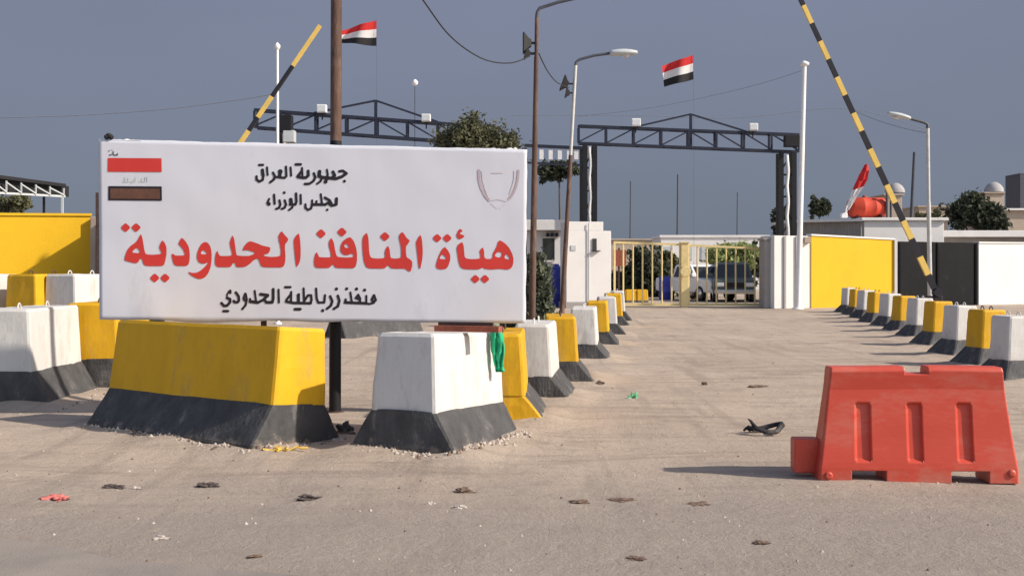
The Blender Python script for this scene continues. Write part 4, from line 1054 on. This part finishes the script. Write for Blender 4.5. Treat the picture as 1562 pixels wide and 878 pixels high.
def px_tree(label, D, px, py, wpx, hpx, n, leaf, m, seed, lobes=1, **k):
    s = D / F; c = P(px, py, D); rnd = random.Random(seed * 3 + 1); rx = wpx * s / 2; rz = hpx * s / 2; cs = []
    if lobes == 1: cs = [(c, (rx, rx * .9, rz))]
    else:
        for i in range(lobes):
            f = (i + .5) / lobes * 2 - 1
            cs.append((c + Vector((f * rx * .62, rnd.uniform(-.3, .3) * rx, rnd.uniform(-.32, .22) * rz - .22 * abs(f) * rz)), (rx * .52, rx * .5, rz * rnd.uniform(.72, .9))))
    return tree(label, (c.x, c.y, 0), max(.2, c.z - rz * .5), cs, n, leaf, m, seed, **k)
px_tree('bushy olive green tree crown rising above the top edge of the sign', 39, 729, 216, 148, 92, 12000, .085, M_leaf, 3, 4)
px_tree('dark tree behind the overhead beam between the two lamp posts', 58, 853, 258, 70, 36, 2600, .15, M_leafd, 5, 3)
px_tree('dark green bush growing beside the right edge of the sign', 29, 803, 434, 86, 160, 14000, .085, M_leafg, 7, 3, name='bush', cat='bush')
px_tree('small distant tree behind the flat roofed building near the right gantry column', 110, 1250, 308, 40, 44, 1800, .22, M_leafd, 9, 2)
px_tree('dark scrubby tree seen through the right gantry column', 70, 1196, 335, 44, 70, 2200, .16, M_leafd, 11, 2)
px_tree('dark round tree behind the low building at the right', 72, 1487, 326, 96, 66, 7000, .17, M_leafd, 13, 3)
px_tree('small olive tree under the white truss canopy at the left edge', 52, 14, 312, 64, 46, 3000, .13, M_leaf, 15, 3)
px_tree('dark hedge behind the left leaf of the yellow gate', 63, 982, 418, 112, 100, 9000, .16, M_leafd, 17, 3, name='hedge', cat='bush')
px_tree('pale green leafy tree above the parked cars behind the gate', 60, 1117, 381, 84, 46, 5200, .14, M_leafp, 19, 3)
px_tree('dark shrub beside the grey gate pier behind the gate', 62, 1150, 400, 26, 70, 1800, .14, M_leafd, 21, 1, name='bush', cat='bush')
px_tree('low green scrub between the slim lamp and the round tree', 80, 1415, 330, 44, 22, 1200, .15, M_leaf, 23, 2, name='bush', cat='bush')
px_tree('shadowy shrub behind the middle post of the gate', 66, 1022, 400, 44, 50, 1800, .14, M_leaf, 25, 2, name='bush', cat='bush')

# ------------------------------------------------------------------ left canopy with white bracing
D0, D1 = 34.0, 41.0
t = thing('truss_canopy', 'dark roofed truss canopy with white bracing above the left yellow wall', 'canopy', (P(50, 0, 38).x, 38, 0))
A = P(-60, 262, 37); B = P(99, 283, 40.5); A2 = P(-60, 291, 37); B2 = P(99, 299.5, 40.5)
MB().bar(A, B, .12, .12).build('top_chord', M_gblk, t, t.location); MB().bar(A2, B2, .07).build('bottom_chord', M_lampg, t, t.location)
bk = MB(); o = Vector((0, .3, 0)); bk.add([A + o, B + o, B2 + o, A2 + o, A + o * 1.2, B + o * 1.2, B2 + o * 1.2, A2 + o * 1.2], [(3, 2, 1, 0), (4, 5, 6, 7), (0, 1, 5, 4), (1, 2, 6, 5), (2, 3, 7, 6), (3, 0, 4, 7)]); bk.build('fascia', M_gblk, t, t.location)
N = 7
for k in range(N + 1):
    f = k / N; a = A + (B - A) * f; b = A2 + (B2 - A2) * f
    MB().bar(a - Vector((0, .1, .1)), b - Vector((0, .1, 0)), .045).build('upright', M_lampg, t, t.location)
    if k < N:
        g = (k + 1) / N; c = A2 + (B2 - A2) * g
        MB().bar(a - Vector((0, .12, .15)), c - Vector((0, .12, -.05)), .04).build('brace', M_lampg, t, t.location)
for (x, m) in ((95, M_lampg), (67, M_gblk)):
    c = P(x, 300, 40.2); MB().bar((c.x, c.y, 0), (c.x, c.y, c.z), .07).build('post', m, t, t.location)

# ------------------------------------------------------------------ buildings behind the right wall
def building(label, D, x0, x1, ytop, depth, m, roofm, mside=None, name='flat_roofed_building', over=.15, slab=.14):
    a = P(x0, 0, D).x; b = P(x1, 0, D).x; z = zat(ytop, D)
    t = thing(name, label, 'building', ((a + b) / 2, D, 0))
    MB().box(a, D, 0, b, D + depth, z - slab).build('walls', m, t, t.location, bevel=.02)
    MB().box(a - over, D - over, z - slab + .003, b + over, D + depth + over, z).build('roof', roofm, t, t.location, bevel=.02)
    return t
t = building('flat roofed building with red tank, white to the right of its grey side with painted shade', 50.0, 1318, 1440, 332, 5.5, M_wallw, M_wallw)
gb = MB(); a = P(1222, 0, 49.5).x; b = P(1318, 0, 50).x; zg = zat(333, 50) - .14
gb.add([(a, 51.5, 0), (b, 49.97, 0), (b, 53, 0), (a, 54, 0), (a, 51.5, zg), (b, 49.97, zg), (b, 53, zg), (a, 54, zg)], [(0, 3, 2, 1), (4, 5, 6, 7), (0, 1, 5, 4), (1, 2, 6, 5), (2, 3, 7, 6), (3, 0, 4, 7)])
gb.build('shaded_side', M_greyshade, t, t.location)  # shaded sheet side; the shade is part of its grey colour
gb = MB(); gb.add([(a - .2, 51.2, zg + .003), (b - .16, 49.7, zg + .003), (b - .16, 53.2, zg + .003), (a - .2, 54.2, zg + .003), (a - .2, 51.2, zg + .12), (b - .16, 49.7, zg + .12), (b - .16, 53.2, zg + .12), (a - .2, 54.2, zg + .12)], [(3, 2, 1, 0), (4, 5, 6, 7), (0, 1, 5, 4), (1, 2, 6, 5), (2, 3, 7, 6), (3, 0, 4, 7)])
gb.build('front_roof', M_wallw, t, t.location)
for k in range(12):
    f = (k + .5) / 12; MB().bar((a + (b - a) * f, 51.5 - 1.53 * f - .02, 1.5), (a + (b - a) * f, 51.5 - 1.53 * f - .02, zg - .02), .05).build('sheet_rib', M_greyshade, t, t.location)
building('long low building with a pale overhanging roof at the right edge', 55.0, 1442, 1760, 352, 6, M_greyshade, M_wallw, over=.55, slab=.32)
building('white and grey block building behind the tree at the right edge', 78.0, 1524, 1700, 318, 6, M_beige, M_wallw, over=.3)
t = building('beige house with a white dome behind the right boom arm', 115.0, 1350, 1376, 296, 4, M_beige, M_beige, name='domed_house', over=.2)
c = P(1366, 294, 117); MB().lathe([(.95, 0), (.9, .35), (.65, .75), (.3, .98), (.02, 1.05)], 18, M=Matrix.Translation(c)).build('dome', M_domeg, t, t.location)
building('low beige building beside the slim street lamp', 120.0, 1402, 1446, 314, 5, M_beige, M_beige, over=.2)
t = building('beige tower house with a white dome above the round tree', 118.0, 1500, 1532, 293, 4, M_beige, M_beige, name='domed_house', over=.2)
c = P(1516, 293, 120); MB().lathe([(1.0, 0), (.95, .4), (.7, .8), (.3, 1.05), (.02, 1.1)], 18, M=Matrix.Translation(c)).build('dome', M_domeg, t, t.location)
t = building('dark grey tower cut by the right picture edge', 100, 1556, 1600, 264, 3, M_greyp, M_greyp, name='tower', over=.0)
# red tank on the roof
c = P(1321, 313, 51.5); zr = zat(332, 50) + .003; rt = .46
t = thing('rooftop_tank', 'red cylindrical tank lying on the flat roof', 'tank', (c.x, 51.4, zr))
MB().lathe([(.25, -.84), (.40, -.82), (rt, -.76), (rt, -.3), (rt + .015, -.28), (rt, -.26), (rt, .26), (rt + .015, .28), (rt, .30), (rt, .76), (.40, .82), (.25, .84)], 28,
           M=Matrix.Translation((0, 0, rt + .07)) @ Matrix.Rotation(R(8), 4, 'Z') @ Matrix.Rotation(R(90), 4, 'Y')).build('shell', M_tank, t)
for x in (-.55, .55): MB().box(x - .06, -.35, 0, x + .06, .35, .16).build('cradle', M_gblk, t)
MB().lathe([(.1, 0), (.1, .1), (.06, .12)], 12, M=Matrix.Translation((-.1, 0, 2 * rt + .05))).build('hatch', M_rustr, t)
# leaning pole and drooping flag by the tank
A = P(1287, 329, 50.6); B = P(1322, 250, 50.6)
t = thing('flagstaff', 'white leaning staff beside the red rooftop tank', 'pole', A)
MB().tube([A - Vector((0, 0, .05)), A + (B - A) * .5, B], [.05, .04, .025], 8).build('shaft', M_whitep, t, A)
MB().box(A.x - .14, A.y - .14, A.z - .1, A.x + .14, A.y + .14, A.z + .12).build('base_plate', M_whitep, t, A, bevel=.02)
mb = MB(); cl = [P(x, y, 50.4) for x, y in ((1322, 250), (1319, 262), (1315, 275), (1309, 287), (1302, 299), (1296, 312), (1292, 321))]
wd = [3, 7, 9, 8, 6, 5, 3]; mi = [0, 0, 0, 1, 1, 1]
for k in range(6):
    s = 50.4 / F; vs = []
    for (c, w) in ((cl[k], wd[k]), (cl[k + 1], wd[k + 1])):
        for q in range(5): vs.append(c + Vector(((q / 2 - 1) * w * s, .10 * math.sin(q * 2.1 + k * .8), (q / 2 - 1) * w * s * .35)))
    mb.add(vs, [(q, q + 1, q + 6, q + 5) for q in range(4)], mi[k], True)
tag(mb.build('flag', [M_flr, M_flw, M_flk], None, cl[0]), 'drooping red and white flag on the leaning staff by the red tank', 'flag')
for x, y0, y1 in ((1353, 292, 329), (1359, 296, 329)):
    c = P(x, y1, 51); d = P(x, y0, 51); tt = thing('vent_pipe', 'dark vent pipe beside the red roof tank, %s' % ('left one' if x < 1356 else 'right one'), 'pipe', c, 0, 'roof vent pipes')
    MB().tube([c - Vector((0, 0, .12)), d], .06, 8).build('shaft', M_greyp, tt, c); MB().lathe([(.1, 0), (.1, .06), (.03, .1)], 10, M=Matrix.Translation(d)).build('cowl', M_greyp, tt, c)

# ------------------------------------------------------------------ behind the gate
t = building('long white prefab building behind the yellow gate', 84.0, 1008, 1172, 358.5, 5, M_wallw, M_wallw, name='prefab_building', over=.1, slab=.2)
for k in range(5):
    a = P(1020 + k * 30, 382, 84); MB().box(a.x - .5, 83.94, a.z - .7, a.x + .3, 83.995, a.z + .3).build('window', M_lampg, t, t.location)
building('low tan building seen past the guard booth above the hedge', 100.0, 925, 1008, 364, 5, M_beige, M_beige, over=.2)
c = P(1017, 440, 57)
t = thing('blue_drum', 'blue plastic drum standing behind the yellow gate', 'drum', (c.x, 57, 0))
MB().lathe([(.36, 0), (.39, .04), (.39, .36), (.41, .39), (.39, .42), (.39, .78), (.41, .81), (.39, .84), (.39, 1.14), (.36, 1.18)], 20).build('shell', M_blue, t)
MB().lathe([(.06, 1.18), (.06, 1.22)], 10, M=Matrix.Translation((.2, 0, 0))).build('bung', M_gblk, t)
for (px, lab) in ((962, 'low yellow block behind the left gate leaf, left of two'), (979, 'low yellow block behind the left gate leaf, right of two')):
    c = P(px, 450, 52); block((c.x, c.y), R(5), .55, .5, .62, .12, .54, .42, M_yellow, lab, 'low yellow blocks behind the gate', loops=False)
# rusty sign board behind the gate by the booth
c = P(944, 390, 55); t = thing('rusty_board', 'rust red board on a post behind the gate beside the guard booth', 'board', (c.x, 55, 0))
MB().bar((c.x, 55, 0), (c.x, 55, 2.6), .09).build('post', M_rustd, t, t.location); MB().box(c.x - .3, 54.9, 1.7, c.x + .35, 54.95, 2.5).build('panel', M_rustr, t, t.location)

def car(label, loc, rz, m, kind, group='cars parked behind the gate'):
    t = thing('parked_car', label, 'car', (loc[0], loc[1], 0), rz, group)
    L, W = (5.1, 1.84) if kind == 'pickup' else (4.7, 1.9)
    if kind == 'pickup':
        low = [(-2.5, .45), (2.45, .42), (2.52, .62), (2.5, .95), (2.35, 1.03), (1.15, 1.12), (-.85, 1.12), (-2.52, 1.10), (-2.55, .6)]
        cabp = [(1.2, 1.10), (.55, 1.70), (.3, 1.78), (-.75, 1.78), (-.9, 1.70), (-.98, 1.10)]
        wz = [((.98, 1.16), (.5, 1.64), (.05, 1.68), (.05, 1.16)), ((-.05, 1.16), (-.05, 1.68), (-.68, 1.68), (-.84, 1.16))]
        ws = ((1.16, 1.14), (.58, 1.68)); rs = ((-.96, 1.15), (-.88, 1.68)); ax = (1.55, -1.6)
    else:
        low = [(-2.3, .45), (2.28, .42), (2.36, .65), (2.34, 1.02), (2.2, 1.10), (1.1, 1.18), (-2.3, 1.16), (-2.36, .65)]
        cabp = [(1.15, 1.16), (.55, 1.80), (.3, 1.88), (-1.9, 1.88), (-2.15, 1.80), (-2.3, 1.14)]
        wz = [((.95, 1.22), (.48, 1.74), (.02, 1.78), (.02, 1.22)), ((-.08, 1.22), (-.08, 1.78), (-.98, 1.78), (-.98, 1.22)), ((-1.08, 1.22), (-1.08, 1.78), (-1.85, 1.76), (-2.05, 1.22))]
        ws = ((1.11, 1.20), (.58, 1.77)); rs = ((-2.28, 1.2), (-2.17, 1.77)); ax = (1.45, -1.45)
    b = MB(); w = W / 2
    b.prism([(x, 0, z) for x, z in low], (0, -w, 0), (0, w, 0)); b.build('body', m, t, recalc=True, bevel=.05)
    c = MB(); n = len(cabp)
    vs = []
    for s in (-1, 1):
        for (x, z) in cabp: vs.append((x, s * (w - .03 - max(0, z - 1.15) * .22), z))
    c.add(vs, [tuple(range(n))[::-1], tuple(range(n, 2 * n))] + [(i, (i + 1) % n, n + (i + 1) % n, n + i) for i in range(n)])
    c.build('cabin', m, t, recalc=True, bevel=.04)
    for s in (-1, 1):
        for q in wz:
            g = MB(); vs = [(x, s * (w - .03 - max(0, z - 1.15) * .22 + .004), z) for x, z in q]; vi = [(x, y - s * .02, z) for x, y, z in vs]
            g.add(vs + vi, [(0, 1, 2, 3), (7, 6, 5, 4)] + [(i, (i + 1) % 4, 4 + (i + 1) % 4, 4 + i) for i in range(4)]); g.build('side_window', M_carg, t, recalc=True)
        MB().box(1.05, s * w - .0 if s > 0 else s * w - .2, 1.18, 1.22, s * w + .2 if s > 0 else s * w, 1.36).build('mirror', m, t, bevel=.03)
        for (x, y0) in ((2.4 if kind == 'pickup' else 2.25, s * .68),):
            MB().box(x - .05, y0 - .2, .74, x + .14, y0 + .2, .92).build('headlight', M_glass, t, bevel=.03)
        for x in ax:
            M = Matrix.Translation((x, s * (w - .1), .37)) @ Matrix.Rotation(R(90), 4, 'X')
            wh = MB().lathe([(.22, -.12), (.34, -.125), (.37, -.09), (.37, .09), (.34, .125), (.22, .12)], 24, M=M).build('wheel', M_rubber, t)
            MB().lathe([(.05, -.135), (.21, -.128), (.22, .128), (.05, .135)], 18, M=M).build('rim', M_chrome, wh)
    for nm, (p0, p1), off in (('windscreen', ws, .012), ('rear_window', rs, -.012)):
        g = MB(); y0 = w - .16; y1 = w - .26; k = off
        vs = [(p0[0] + k, -y0, p0[1]), (p0[0] + k, y0, p0[1]), (p1[0] + k, y1, p1[1]), (p1[0] + k, -y1, p1[1])]; vi = [(x - k * 2.2, y, z) for x, y, z in vs]
        g.add(vs + vi, [(0, 1, 2, 3), (7, 6, 5, 4)] + [(i, (i + 1) % 4, 4 + (i + 1) % 4, 4 + i) for i in range(4)]); g.build(nm, M_carg, t, recalc=True)
    fx = 2.5 if kind == 'pickup' else 2.34
    MB().box(fx - .03, -.45, .68, fx + .04, .45, .92).build('grille', M_gblk, t, bevel=.02)
    MB().box(fx - .1, -w + .03, .40, fx + .12, w - .03, .6).build('bumper', M_chrome if kind != 'pickup' else m, t, bevel=.04)
    return t
c = P(1072, 440, 54.5); car('white pickup parked at an angle behind the right gate leaf', (c.x, 56.0), R(-66), M_carw, 'pickup')
c = P(1127, 440, 52.5); car('dark off road car facing the gate beside the grey pier', (c.x, 54.2), R(-98), M_card, 'suv')

# ------------------------------------------------------------------ small things on and around the blocks
# rusty angle irons lying on the big white block below the sign
a = Vector((G(690, 690).x - .35, 9.55, .985 + .03)); 
t = thing('rusty_beam', 'red brown rusty steel beam lying on top of the white block under the sign', 'steel beam', (-.40, 9.62, .965))
MB().bar((-.26, .10, .03), (.30, -.08, .03), .10, .05).build('flange', M_rustr, t); MB().bar((-.24, .13, .07), (.24, -.03, .07), .035, .03).build('web', M_rustd, t)
# green cloth draped over the right corner of the white block
def drape():
    mb = MB(); vs = []; n = 18; D = 9.55
    A = P(757, 500, D)
    t_ = None
    for i in range(n + 1):
        f = i / n
        px = 754 + 10 * f + 2 * math.sin(f * 5); py = 497 + 70 * f
        w = 8 + 7 * math.sin(min(1, f * 1.1) * math.pi) + 2 * f
        for k in range(7):
            g = k / 6 - .5
            p = P(px + g * w * 1.25, py, 10.10 - .10 * min(1, f * 6) + .03 * math.sin(k * 2.2 + f * 6))
            vs.append(p)
    mb.add(vs, [(i * 7 + k, i * 7 + k + 1, (i + 1) * 7 + k + 1, (i + 1) * 7 + k) for i in range(n) for k in range(6)], 0, True)
    o = mb.build('cloth', M_green, None, A); md = o.modifiers.new('thick', 'SOLIDIFY'); md.thickness = .012
    tag(o, 'green cloth hanging over the corner of the white block under the sign', 'cloth')
drape()
def crumple(name, label, cat, px, py, wpx, hpx, m, seed, group=None, depth=.7):
    c = G(px, py); s = c.y / F; rx = wpx * s / 2 * .85; rz = max(.006, hpx * s * .42)
    bm = bmesh.new(); bmesh.ops.create_icosphere(bm, subdivisions=4, radius=1)
    for v in bm.verts:
        d = v.co.copy(); k = 1 + .9 * noise.noise(d * 1.5 + Vector((seed * 5.3, 0, 0))) + .6 * noise.noise(d * 3.7 + Vector((0, seed * 2.7, 0))) + .25 * noise.noise(d * 9 + Vector((0, 0, seed)))
        v.co = Vector((d.x * k * rx, d.y * k * rx * depth, max(-.1, d.z * k) * rz * 1.25))
    me = bpy.data.meshes.new(name); bm.to_mesh(me); bm.free(); me.materials.append(m)
    o = bpy.data.objects.new(name, me); COL.objects.link(o); o.location = (c.x, c.y, ground_h(c.x, c.y) + .002)
    o.rotation_euler = (0, 0, seed * 1.1)
    o.rotation_euler = (0, 0, random.Random(seed).uniform(-.4, .4))
    return tag(o, label, cat, group)
M_pink = mat('pink plastic', (.55, .17, .15), .6, .15, 10); M_dark = mat('dark rag', (.085, .066, .062), .9, .3, 12); M_pale = mat('pale paper', (.48, .42, .38), .8, .1, 10)
M_greenb = mat('green plastic bag', (.16, .42, .24), .5, .2, 10, transl=.2); M_brown = mat('brown clod', (.16, .11, .085), .9, .3, 15); M_ropey = mat('yellow strap', (.60, .38, .06), .7, .2, 10)
crumple('plastic_bag', 'small green plastic bag lying on the road near the left blocks', 'plastic bag', 966, 607, 16, 13, M_greenb, 2)
crumple('plastic_scrap', 'faded pink plastic scrap on the ground at lower left', 'litter', 84, 759, 42, 9, M_pink, 3)
crumple('dark_rag', 'dark rag on the ground below the left end of the yellow block', 'litter', 174, 741, 34, 6, M_dark, 4)
crumple('dark_rag', 'dark twisted rag on the ground below the middle of the yellow block', 'litter', 318, 738, 34, 8, M_dark, 5)
crumple('dark_rag', 'dark rag on the ground below the gap between the two blocks', 'litter', 471, 759, 40, 8, M_dark, 6)
crumple('dark_rag', 'brown rag on the ground in front of the white block corner', 'litter', 708, 749, 34, 9, M_brown, 7)
crumple('paper_scrap', 'pale scrap of paper beside the dark rag at lower left', 'litter', 207, 742, 18, 4, M_pale, 8)
crumple('paper_scrap', 'pale scrap of paper low in the picture below the yellow block', 'litter', 246, 820, 26, 5, M_pale, 9)
crumple('paper_scrap', 'pale scrap below the white block left of the brown rag', 'litter', 658, 770, 18, 6, M_pale, 10)
crumple('paper_scrap', 'pale greyish scrap below the brown rag', 'litter', 702, 776, 22, 6, M_pale, 11)
crumple('dirt_clod', 'thin dark clod on the road between the blocks and the red barrier, leftmost', 'clod', 884, 765, 30, 5, M_brown, 12)
crumple('dirt_clod', 'long thin dark clod in the middle of the foreground road', 'clod', 950, 760, 36, 4, M_brown, 13)
crumple('dirt_clod', 'long thin dark clod left of the red barrier feet', 'clod', 1067, 767, 40, 4, M_brown, 14)
crumple('dirt_clod', 'dark clod beyond the tyre scrap on the far road', 'clod', 1155, 590, 30, 4, M_brown, 15)
crumple('dirt_clod', 'small dark clod in the curved tyre track', 'clod', 1074, 587, 10, 8, M_brown, 16)
crumple('dirt_clod', 'dark clod beside the foot of the third left row block', 'clod', 916, 586, 12, 6, M_brown, 17)
crumple('dirt_clod', 'flat brown clod near the bottom centre of the picture', 'clod', 970, 850, 28, 4, M_brown, 18)
crumple('dirt_clod', 'thin brown clod below the red barrier at right', 'clod', 1160, 826, 30, 4, M_brown, 19)
crumple('dirt_clod', 'flat brown clod near the bottom left centre', 'clod', 388, 850, 18, 5, M_brown, 20)
crumple('broken_concrete', 'dark lump of debris between the yellow block and the white block', 'rubble', 527, 664, 26, 22, M_black, 21)
# black tyre scrap: curled tread strip
def tyre():
    c = G(1166, 661); t = thing('tyre_scrap', 'black torn strip of tyre lying on the road left of the red barrier', 'tyre scrap', c)
    mb = MB(); n = 26; vs = []
    for i in range(n + 1):
        f = i / n; a = -2.6 + f * 5.0
        x = math.cos(a) * .155 * (1 + .15 * math.sin(3 * a)); y = math.sin(a) * .11
        z = .012 + .028 * (1 + math.sin(a * 2.0 + 1))
        r = Vector((math.cos(a), math.sin(a), 0))
        for (k, dz) in ((-.03, 0), (-.012, .034), (.012, .040), (.034, .006)): vs.append(Vector((x, y, z)) + r * k + Vector((0, 0, dz)))
    mb.add(vs, [(i * 4 + k, i * 4 + k + 1, (i + 1) * 4 + k + 1, (i + 1) * 4 + k) for i in range(n) for k in range(3)], 0, True)
    o = mb.build('tread', M_rubber, t); md = o.modifiers.new('t', 'SOLIDIFY'); md.thickness = .012
    mb = MB(); mb.tube([(-.11, .0, .03), (-.10, -.02, .08), (-.13, -.02, .12), (-.15, 0, .135)], [.022, .02, .013, .004], 7); mb.tube([(-.12, .02, .03), (-.16, .02, .05), (-.19, .0, .03)], [.02, .016, .01], 7)
    mb.build('torn_cord', M_rubber, t)
tyre()
# yellow strap tangled at the corner of the long yellow block
c = G(408, 690); t = thing('yellow_strap', 'frayed yellow strap on the ground at the corner of the yellow block', 'strap', c)
mb = MB(); rnd = random.Random(4)
for k in range(5):
    pts = []; x = rnd.uniform(-.05, .1); y = rnd.uniform(-.05, .1); z = .01
    for i in range(9):
        pts.append((x, y, max(.006, z))); x += rnd.uniform(-.03, .07); y += rnd.uniform(-.03, .05); z = abs(.04 * math.sin(i * 1.3 + k))
    mb.tube(pts, .010, 5)
mb.build('strand', M_ropey, t)
# gravel and crumbs: thickest around the block feet
def gravel():
    rnd = random.Random(11); mb = MB()
    def stone(x, y, r):
        a = rnd.uniform(0, 6.28); vs = []
        for k in range(5):
            q = a + k * 1.2566; vs.append((x + math.cos(q) * r * rnd.uniform(.7, 1.2), y + math.sin(q) * r * rnd.uniform(.6, 1.1), ground_h(x, y) - .004))
        vs.append((x + rnd.uniform(-.3, .3) * r, y + rnd.uniform(-.3, .3) * r, ground_h(x, y) + r * rnd.uniform(.5, .95)))
        mb.add(vs, [(k, (k + 1) % 5, 5) for k in range(5)], rnd.choice((0, 0, 1, 1, 0, 2)))
    for _ in range(1500):
        y = 5 + 22 * rnd.random() ** 1.7; x = rnd.uniform(-.5, .5) * y * 1.0; stone(x, y, rnd.choice((.005, .006, .008, .008, .011, .016)))
    edges = [(G(675, 699), G(797, 664), 240), (G(540, 682), G(675, 699), 60), (G(136, 653), G(385, 691), 130), (G(385, 691), G(521, 668), 60), (G(77, 630), G(152, 603), 70)]
    for a, b, k in edges:
        n = Vector((b.y - a.y, a.x - b.x, 0)).normalized()
        for _ in range(k):
            p = a + (b - a) * rnd.random() + n * abs(rnd.gauss(0, .07)); stone(p.x, p.y, rnd.choice((.010, .014, .018, .026)))
    structure(mb.build('gravel', [M_stone, M_brown, M_pale]), 'stuff')
gravel()
